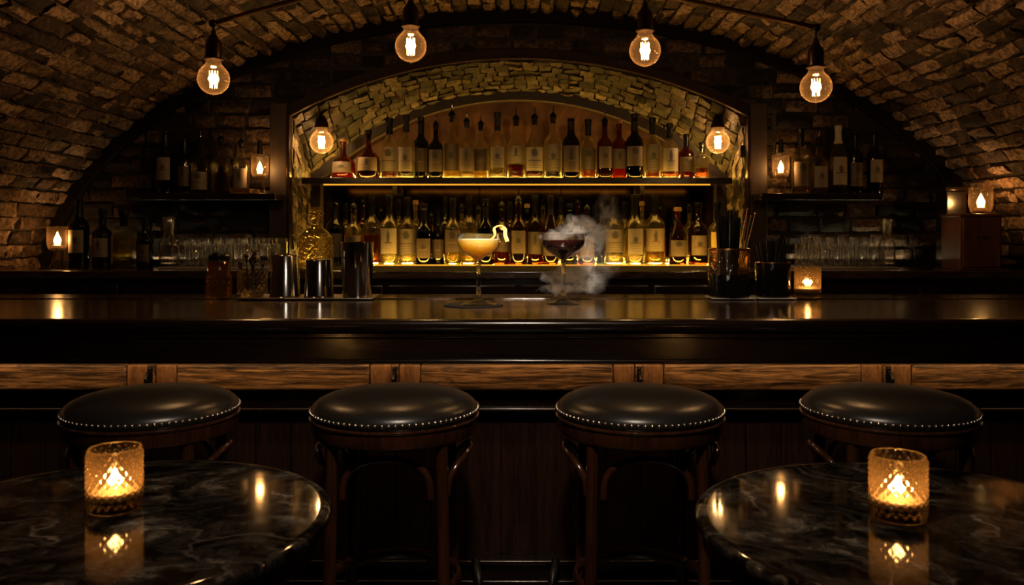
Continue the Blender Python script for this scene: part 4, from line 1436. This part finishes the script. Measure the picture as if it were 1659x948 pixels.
d = 2.93
t = thing('bitters_jar', 'dark amber glass jar with black lid at the left end of the bar things', 'jar', (X(355, d), d, ZB))
r = 20.5 / F * d
hh = Z(409, d) - ZB
fc2 = diamond(14, 7 / r * .8, .003)
MB().lathe([(0, 0), (r * .92, 0), (r, .006)] + [(r, .008 + hh * .4 * k / 12) for k in range(13)] + [(r * .96, hh * .47), (r * .9, hh * .5), (r * .87, hh * .52), (r * .87, hh * .8), (r * .8, hh * .83), (0, hh * .83)], 84,
           disp=lambda a, rr, q: fc2(a, rr, q) if rr > r * .99 and .01 < q < hh * .42 else 0).obj('body', M['facet_amber'], t, smooth=60)
MB().lathe([(0, hh * .831), (r * .82, hh * .831), (r * .84, hh * .85), (r * .84, hh * .93), (r * .6, hh * .95), (r * .55, hh), (0, hh)], 36).obj('lid', M['blackplastic'], t)
MB().tube([(r * .86 * math.cos(a), r * .86 * math.sin(a), hh * .81) for a in [2 * PI * k / 32 for k in range(32)]], .002, 8, closed=True).obj('wire_band', M['dsteel'], t)

# coasters under the straw holders
for px, wpx, txt in ((1183, 35, 'square white edged coaster under the tall straw jar'), (1252, 30, 'square white edged coaster under the short straw cup')):
    d = 2.93
    w = wpx / F * d
    tag(MB().box(X(px, d) - w, X(px, d) + w, d - .062, d + .062, ZB, ZB + .003).obj('paper_coaster', M['napkin'], None, .001), txt, 'coaster', 'coasters under the straw holders')
ZCO = ZB + .0032


def straw_cup(name, label, px, d, rpx, top, glass, sleeve, cat):
    r = rpx / F * d
    h = Z(top, d) - ZCO
    t = thing(name, label, cat, (X(px, d), d, ZCO))
    MB().lathe([(0, 0), (r * .93, 0), (r * .97, .004), (r, h * .5), (r, h - .001), (r * .97, h), (r * .94, h - .002), (r * .93, .016), (0, .012)], 40).obj('glass', M[glass], t)
    MB().lathe([(r * .975, .002), (r * 1.012, .004), (r * 1.015, h * sleeve), (r * 1.002, h * sleeve + .002), (r * 1.001, .004)], 40, closed=True).obj('black_sleeve', M['gloss_black'], t)
    MB().lathe([(r * .97, h), (r * 1.01, h - .001), (r * 1.02, h - .004), (r * 1.004, h - .007)], 40, closed=True).obj('metal_rim', M['copper'], t)
    return r, h


def straws(n_, px, d, r, lo, hi, spread, seed, txt, grp):
    rnd = random.Random(seed)
    used = []
    for k in range(n_):
        for _ in range(60):
            a, q = rnd.random() * 2 * PI, math.sqrt(rnd.random()) * r * .78
            x, y = q * math.cos(a), q * math.sin(a)
            if all((x - u) ** 2 + (y - v) ** 2 > .0082 ** 2 for u, v in used):
                break
        used.append((x, y))
        L = rnd.uniform(lo, hi)
        o = MB().lathe([(.0024, 0), (.0031, 0), (.0031, L), (.0024, L)], 9, closed=True).obj('drinking_straw', M['blackplastic'])
        o.rotation_euler = (-y / r * spread, x / r * spread, 0)
        tag_at(o, txt, 'straw', X(px, d) + x * .8, d + y * .8, ZCO + .0145, grp)


r, h = straw_cup('straw_jar', 'tall amber glass jar with black lower half holding long straws', 1181, 2.93, 33, 402, 'straw_glass', .46, 'jar')
straws(40, 1180, 2.93, r * .64, .25, .285, .07, 3, 'long black drinking straw upright in the tall amber jar', 'straws in the tall amber jar')
rnd = random.Random(8)
for k, (bx_, tilt) in enumerate([(.026, .16), (.032, .2), (.038, .24), (.03, .18)]):
    L = .255 + .012 * k
    o = MB().tube([(0, 0, 0), (0, 0, L)], .0016, 8)
    o.ball((0, 0, L), .0045, 10, 6)
    o = o.obj('cocktail_stirrer', M['copper'])
    o.rotation_euler = (0, tilt, 0)
    tag_at(o, 'copper cocktail stirrer leaning right in the tall amber jar', 'stirrer', X(1181, 2.93) + bx_ - .014, 2.93 - .03 + .016 * k, ZCO + .0145, 'copper stirrers in the tall amber jar')
r, h = straw_cup('straw_cup', 'short dark glass cup with copper rim holding short straws', 1252, 2.93, 27.5, 424, 'smoked', .97, 'cup')
straws(32, 1251, 2.93, r * .58, .165, .19, .24, 9, 'short black drinking straw fanned out in the dark copper rimmed cup', 'straws in the short dark cup')
votive('textured glass votive candle on the bar beside the straw cup', X(1308.5, 2.93), 2.93, ZB, 20.5 / F * 2.93, Z(433, 2.93) - ZB, 'textured votive on the bar', 30, .0026, .9)

# cocktails
def coupe(name, label, px, d, liquid, z):
    t = thing(name, label, 'cocktail', (X(px, d), d, z))
    s = d / 2.65
    H = Z(379, d) - z
    rm, rr = .0685 * s, .0655 * s
    zb_, zl = H - .088 * s, H - .0185 * s
    out_ = [(.0075, zb_ - .002), (.0095, zb_ + .006), (.018, zb_ + .0135), (.029, zb_ + .021), (.041, zb_ + .0285), (.0525, zb_ + .037), (.0605, zb_ + .0457), (.066, zb_ + .056), (.0685, zb_ + .066), (.068, zb_ + .074), (.0657, zb_ + .088)]
    out_ = [(a * s, zb_ + (b - zb_) * s) for a, b in out_]
    inn = [(max(a - .0014, 0), b + .0006) for a, b in reversed(out_[1:])] + [(0, out_[0][1] + .0075)]
    MB().lathe([(0, out_[0][1])] + out_ + [(out_[-1][0] - .0007, H)] + inn, 64).obj('bowl', M['crystal'], t, smooth=60)
    st = [(0, 0), (.054, 0), (.056, .0012), (.054, .003), (.038, .007), (.02, .013), (.012, .02), (.0085, .03), (.0065, .06), (.0062, .09), (.007, zb_ - .012), (.009, zb_ - .002), (0, zb_ - .001)]
    MB().lathe([(a * s, b) for a, b in st], 48).obj('stem', M['stemglass'], t, smooth=60)
    pr = [(0, out_[0][1] + .0085)]
    for a, b in out_[1:]:
        if b < zl - .002:
            pr.append((a - .0018, b + .0012))
    # radius at the liquid level
    for (a0, b0), (a1, b1) in zip(out_, out_[1:]):
        if b0 <= zl <= b1:
            rl = a0 + (a1 - a0) * (zl - b0) / (b1 - b0) - .0018
    MB().lathe(pr + [(rl, zl), (0, zl)], 56).obj('drink', liquid, t, smooth=60)
    return t, H, zl, rl


m, nt, out = new_mat('clear_stem_solid_glass')
n = N(nt)
g = n('BsdfGlass')
g.inputs['IOR'].default_value = 1.45
g.inputs['Roughness'].default_value = .01
tr_ = n('BsdfTransparent')
mx = n('MixShader', i_0=.3)
n.link(g.outputs[0], mx.inputs[1])
n.link(tr_.outputs[0], mx.inputs[2])
n.link(mx.outputs[0], out.inputs[0])
M['stemglass'] = m
m, nt, out = new_mat('cloudy_citrus_drink')
n = N(nt)
p = n('BsdfPrincipled')
p.inputs['Base Color'].default_value = (1.0, 0.57, 0.17, 1)
p.inputs['Roughness'].default_value = .3
p.inputs['Subsurface Weight'].default_value = 1.0
p.inputs['Subsurface Radius'].default_value = (1.0, .7, .35)
p.inputs['Subsurface Scale'].default_value = .14
n.link(p.outputs[0], out.inputs[0])
M['cloudy'] = m
m, nt, out = new_mat('dark_red_drink')
n = N(nt)
p = n('BsdfPrincipled')
p.inputs['Base Color'].default_value = (0.03, 0.004, 0.002, 1)
p.inputs['Roughness'].default_value = 0.06
p.inputs['Transmission Weight'].default_value = 0.35
p.inputs['IOR'].default_value = 1.34
n.link(p.outputs[0], out.inputs[0])
M['darkdrink'] = m

CD = MB().lathe([(0, 0), (.09, 0), (.093, .001), (.093, .0025), (.09, .0035), (0, .0035)], 64).obj('round_coaster', M['rubber'])
tag_at(CD, 'round black coaster under the pale cocktail', 'coaster', X(767, 2.665), 2.665, ZT + .0004)
t, H, zl, rl = coupe('cocktail_coupe', 'coupe of cloudy golden cocktail with foam and lemon twist', 775.5, 2.65, M['cloudy'], ZT + .0042)
foam = plain('pale_foam', (0.8, 0.6, 0.34), 0.7)
fp = [q for q in foam.node_tree.nodes if q.type == 'BSDF_PRINCIPLED'][0]
fp.inputs['Subsurface Weight'].default_value = 1.0
fp.inputs['Subsurface Radius'].default_value = (1, .7, .4)
fp.inputs['Subsurface Scale'].default_value = .03
MB().lathe([(rl * .8, zl + .0002), (rl - .0005, zl + .0002), (rl - .0002, zl + .0025), (rl * .86, zl + .0025)], 56, closed=True).obj('foam', foam, t)
tw = []
for k in range(40):
    s = k / 39
    if s < .55:
        a = s / .55
        px, py = 796 + 15 * a + 3 * math.sin(a * 9), 389 - 21 * math.sin(a * PI * .62) - 2 * a
        yy = -.02 + .03 * a
    else:
        a = (s - .55) / .45
        px, py = 811 + 10 * math.sin(a * PI * .6) + 2 * math.sin(a * 7), 368 + 24 * a - 3 * math.sin(a * PI)
        yy = .01 - .03 * a
    tw.append((X(px, 2.65) - X(775.5, 2.65), yy, Z(py, 2.65) - ZT - .0037))
tw[0] = (tw[0][0], tw[0][1], zl + .004)
mb = MB().tube(tw, .005, 12, flat=(.0065, .0028))
mb.obj('lemon_twist', plain('lemon_peel', (0.85, 0.55, 0.14), 0.45, bump=(300, .4, .001)), t, smooth=60)
t2, H2, zl2, rl2 = coupe('cocktail_coupe', 'coupe of dark red cocktail with smoke pouring off it', 912.5, 2.72, M['darkdrink'], ZT)

# smoke: a real volume drifting behind and around the dark drink
blobs = [  # px, py, rx, rz, weight
    (900, 382, 28, 12, 1.4), (925, 372, 22, 16, 1.3), (947, 368, 26, 20, 1.1), (929, 356, 12, 10, .6), (956, 395, 24, 28, .9), (950, 425, 26, 30, .75),
    (972, 385, 20, 30, .5), (985, 350, 24, 40, .22), (905, 455, 24, 24, .85), (935, 460, 34, 26, .9), (915, 478, 46, 11, 1.0), (962, 455, 26, 22, .6), (884, 448, 12, 12, .6), (985, 430, 20, 30, .25)]
DSM = 2.86
SO = Vector((X(925, DSM), DSM, Z(425, DSM)))
bm = bmesh.new()
for px, py, rx, rz, wt in blobs:
    q = bmesh.ops.create_icosphere(bm, subdivisions=3, radius=1.0)
    for v in q['verts']:
        v.co = Vector((v.co.x * rx / F * DSM * 1.25, v.co.y * .062, v.co.z * rz / F * DSM * 1.25)) + Vector((X(px, DSM), DSM, max(Z(py, DSM), ZT + .006 + rz / F * DSM * 1.3))) - SO
me = bpy.data.meshes.new('smoke')
bm.to_mesh(me)
bm.free()
smoke = bpy.data.objects.new('smoke', me)
COL.objects.link(smoke)
smoke.location = SO
rmsh = smoke.modifiers.new('merge', 'REMESH')
rmsh.mode = 'VOXEL'
rmsh.voxel_size = .006
tag(smoke, 'pale grey smoke curling around and over the dark red cocktail', 'smoke', None, 'stuff')
m, nt, out = new_mat('drifting_smoke')
n = N(nt)
tc = n('TexCoord')
wn = n('TexNoise')
wn.inputs['Scale'].default_value = 14
wn.inputs['Detail'].default_value = 4
n.link(tc.outputs['Object'], wn.inputs['Vector'])
sub = n('VectorMath', operation='SUBTRACT')
n.link(wn.outputs['Color'], sub.inputs[0])
sub.inputs[1].default_value = (.5, .5, .5)
scl = n('VectorMath', operation='SCALE')
n.link(sub.outputs[0], scl.inputs[0])
scl.inputs['Scale'].default_value = .085
ad = n('VectorMath', operation='ADD')
n.link(tc.outputs['Object'], ad.inputs[0])
n.link(scl.outputs[0], ad.inputs[1])
acc = None
for px, py, rx, rz, wt in blobs:
    s1 = n('VectorMath', operation='SUBTRACT')
    n.link(ad.outputs[0], s1.inputs[0])
    s1.inputs[1].default_value = Vector((X(px, DSM), DSM, max(Z(py, DSM), ZT + .006 + rz / F * DSM * 1.3))) - SO
    s2 = n('VectorMath', operation='MULTIPLY')
    n.link(s1.outputs[0], s2.inputs[0])
    s2.inputs[1].default_value = (F / DSM / rx, 1 / .05, F / DSM / rz)
    ln = n('VectorMath', operation='LENGTH')
    n.link(s2.outputs[0], ln.inputs[0])
    v = n.math('MULTIPLY', n.math('SUBTRACT', 1.0, ln.outputs['Value'], clamp=True), wt)
    acc = v if acc is None else n.math('ADD', acc, v)
det = n.noise(ad.outputs[0], 34, 5, .62, .8)
wisp = n.ramp(det, [(.4, (0, 0, 0)), (.62, (1, 1, 1))])
dens = n.math('MULTIPLY', n.math('MULTIPLY', acc, wisp), 46.0)
vs = n('VolumeScatter')
vs.inputs['Color'].default_value = (.86, .92, 1, 1)
vs.inputs['Anisotropy'].default_value = .2
n.link(dens, vs.inputs['Density'])
n.link(vs.outputs[0], out.inputs['Volume'])
me.materials.append(m)

# ------------------------------------------------------------------ lamps over the bar, camera, world


def spot(name, loc, aim, power, size, blend, col, radius):
    l = bpy.data.lights.new(name, 'SPOT')
    l.energy, l.color, l.spot_size, l.spot_blend, l.shadow_soft_size = power, col, R(size), blend, radius
    o = bpy.data.objects.new(name, l)
    COL.objects.link(o)
    o.location = loc
    o.rotation_euler = (Vector(aim) - Vector(loc)).to_track_quat('-Z', 'Y').to_euler()
    return o


spot('ceiling_spot', (0.02, 1.7, 2.1), (0.0, 2.68, 1.1), 330, 27, .7, (1, .8, .6), .04)
spot('ceiling_spot', (0.0, 0.9, 2.1), (0, 1.75, .75), 62, 95, .9, (1, .8, .6), .06)

wd = bpy.data.worlds.new('night')
sc.world = wd
wd.use_nodes = True
wd.node_tree.nodes['Background'].inputs[0].default_value = (.02, .012, .006, 1)
wd.node_tree.nodes['Background'].inputs[1].default_value = .1

cam = bpy.data.cameras.new('camera')
co = bpy.data.objects.new('camera', cam)
COL.objects.link(co)
co.location = (0, 0, EYE)
co.rotation_euler = (R(90), 0, 0)
cam.sensor_width = 36
cam.lens = 36 * F / 1659
cam.shift_x = -(VX - 829.5) / 1659
cam.shift_y = -(474 - VY) / 1659
cam.clip_start = .05
cam.dof.use_dof = True
cam.dof.focus_distance = 2.68
cam.dof.aperture_fstop = 6.5
sc.camera = co

vs_ = sc.view_settings
vs_.view_transform = 'Standard'
vs_.look = 'None'
vs_.gamma = 1
vs_.use_curve_mapping = False
vs_.exposure = 0.0
cy = sc.cycles
cy.use_denoising = True
cy.transparent_max_bounces = 40
cy.max_bounces = 10
cy.transmission_bounces = 10
cy.glossy_bounces = 5
cy.diffuse_bounces = 3
cy.volume_bounces = 1
cy.caustics_reflective = False
cy.caustics_refractive = False
cy.sample_clamp_indirect = 4.0
cy.blur_glossy = 0.5
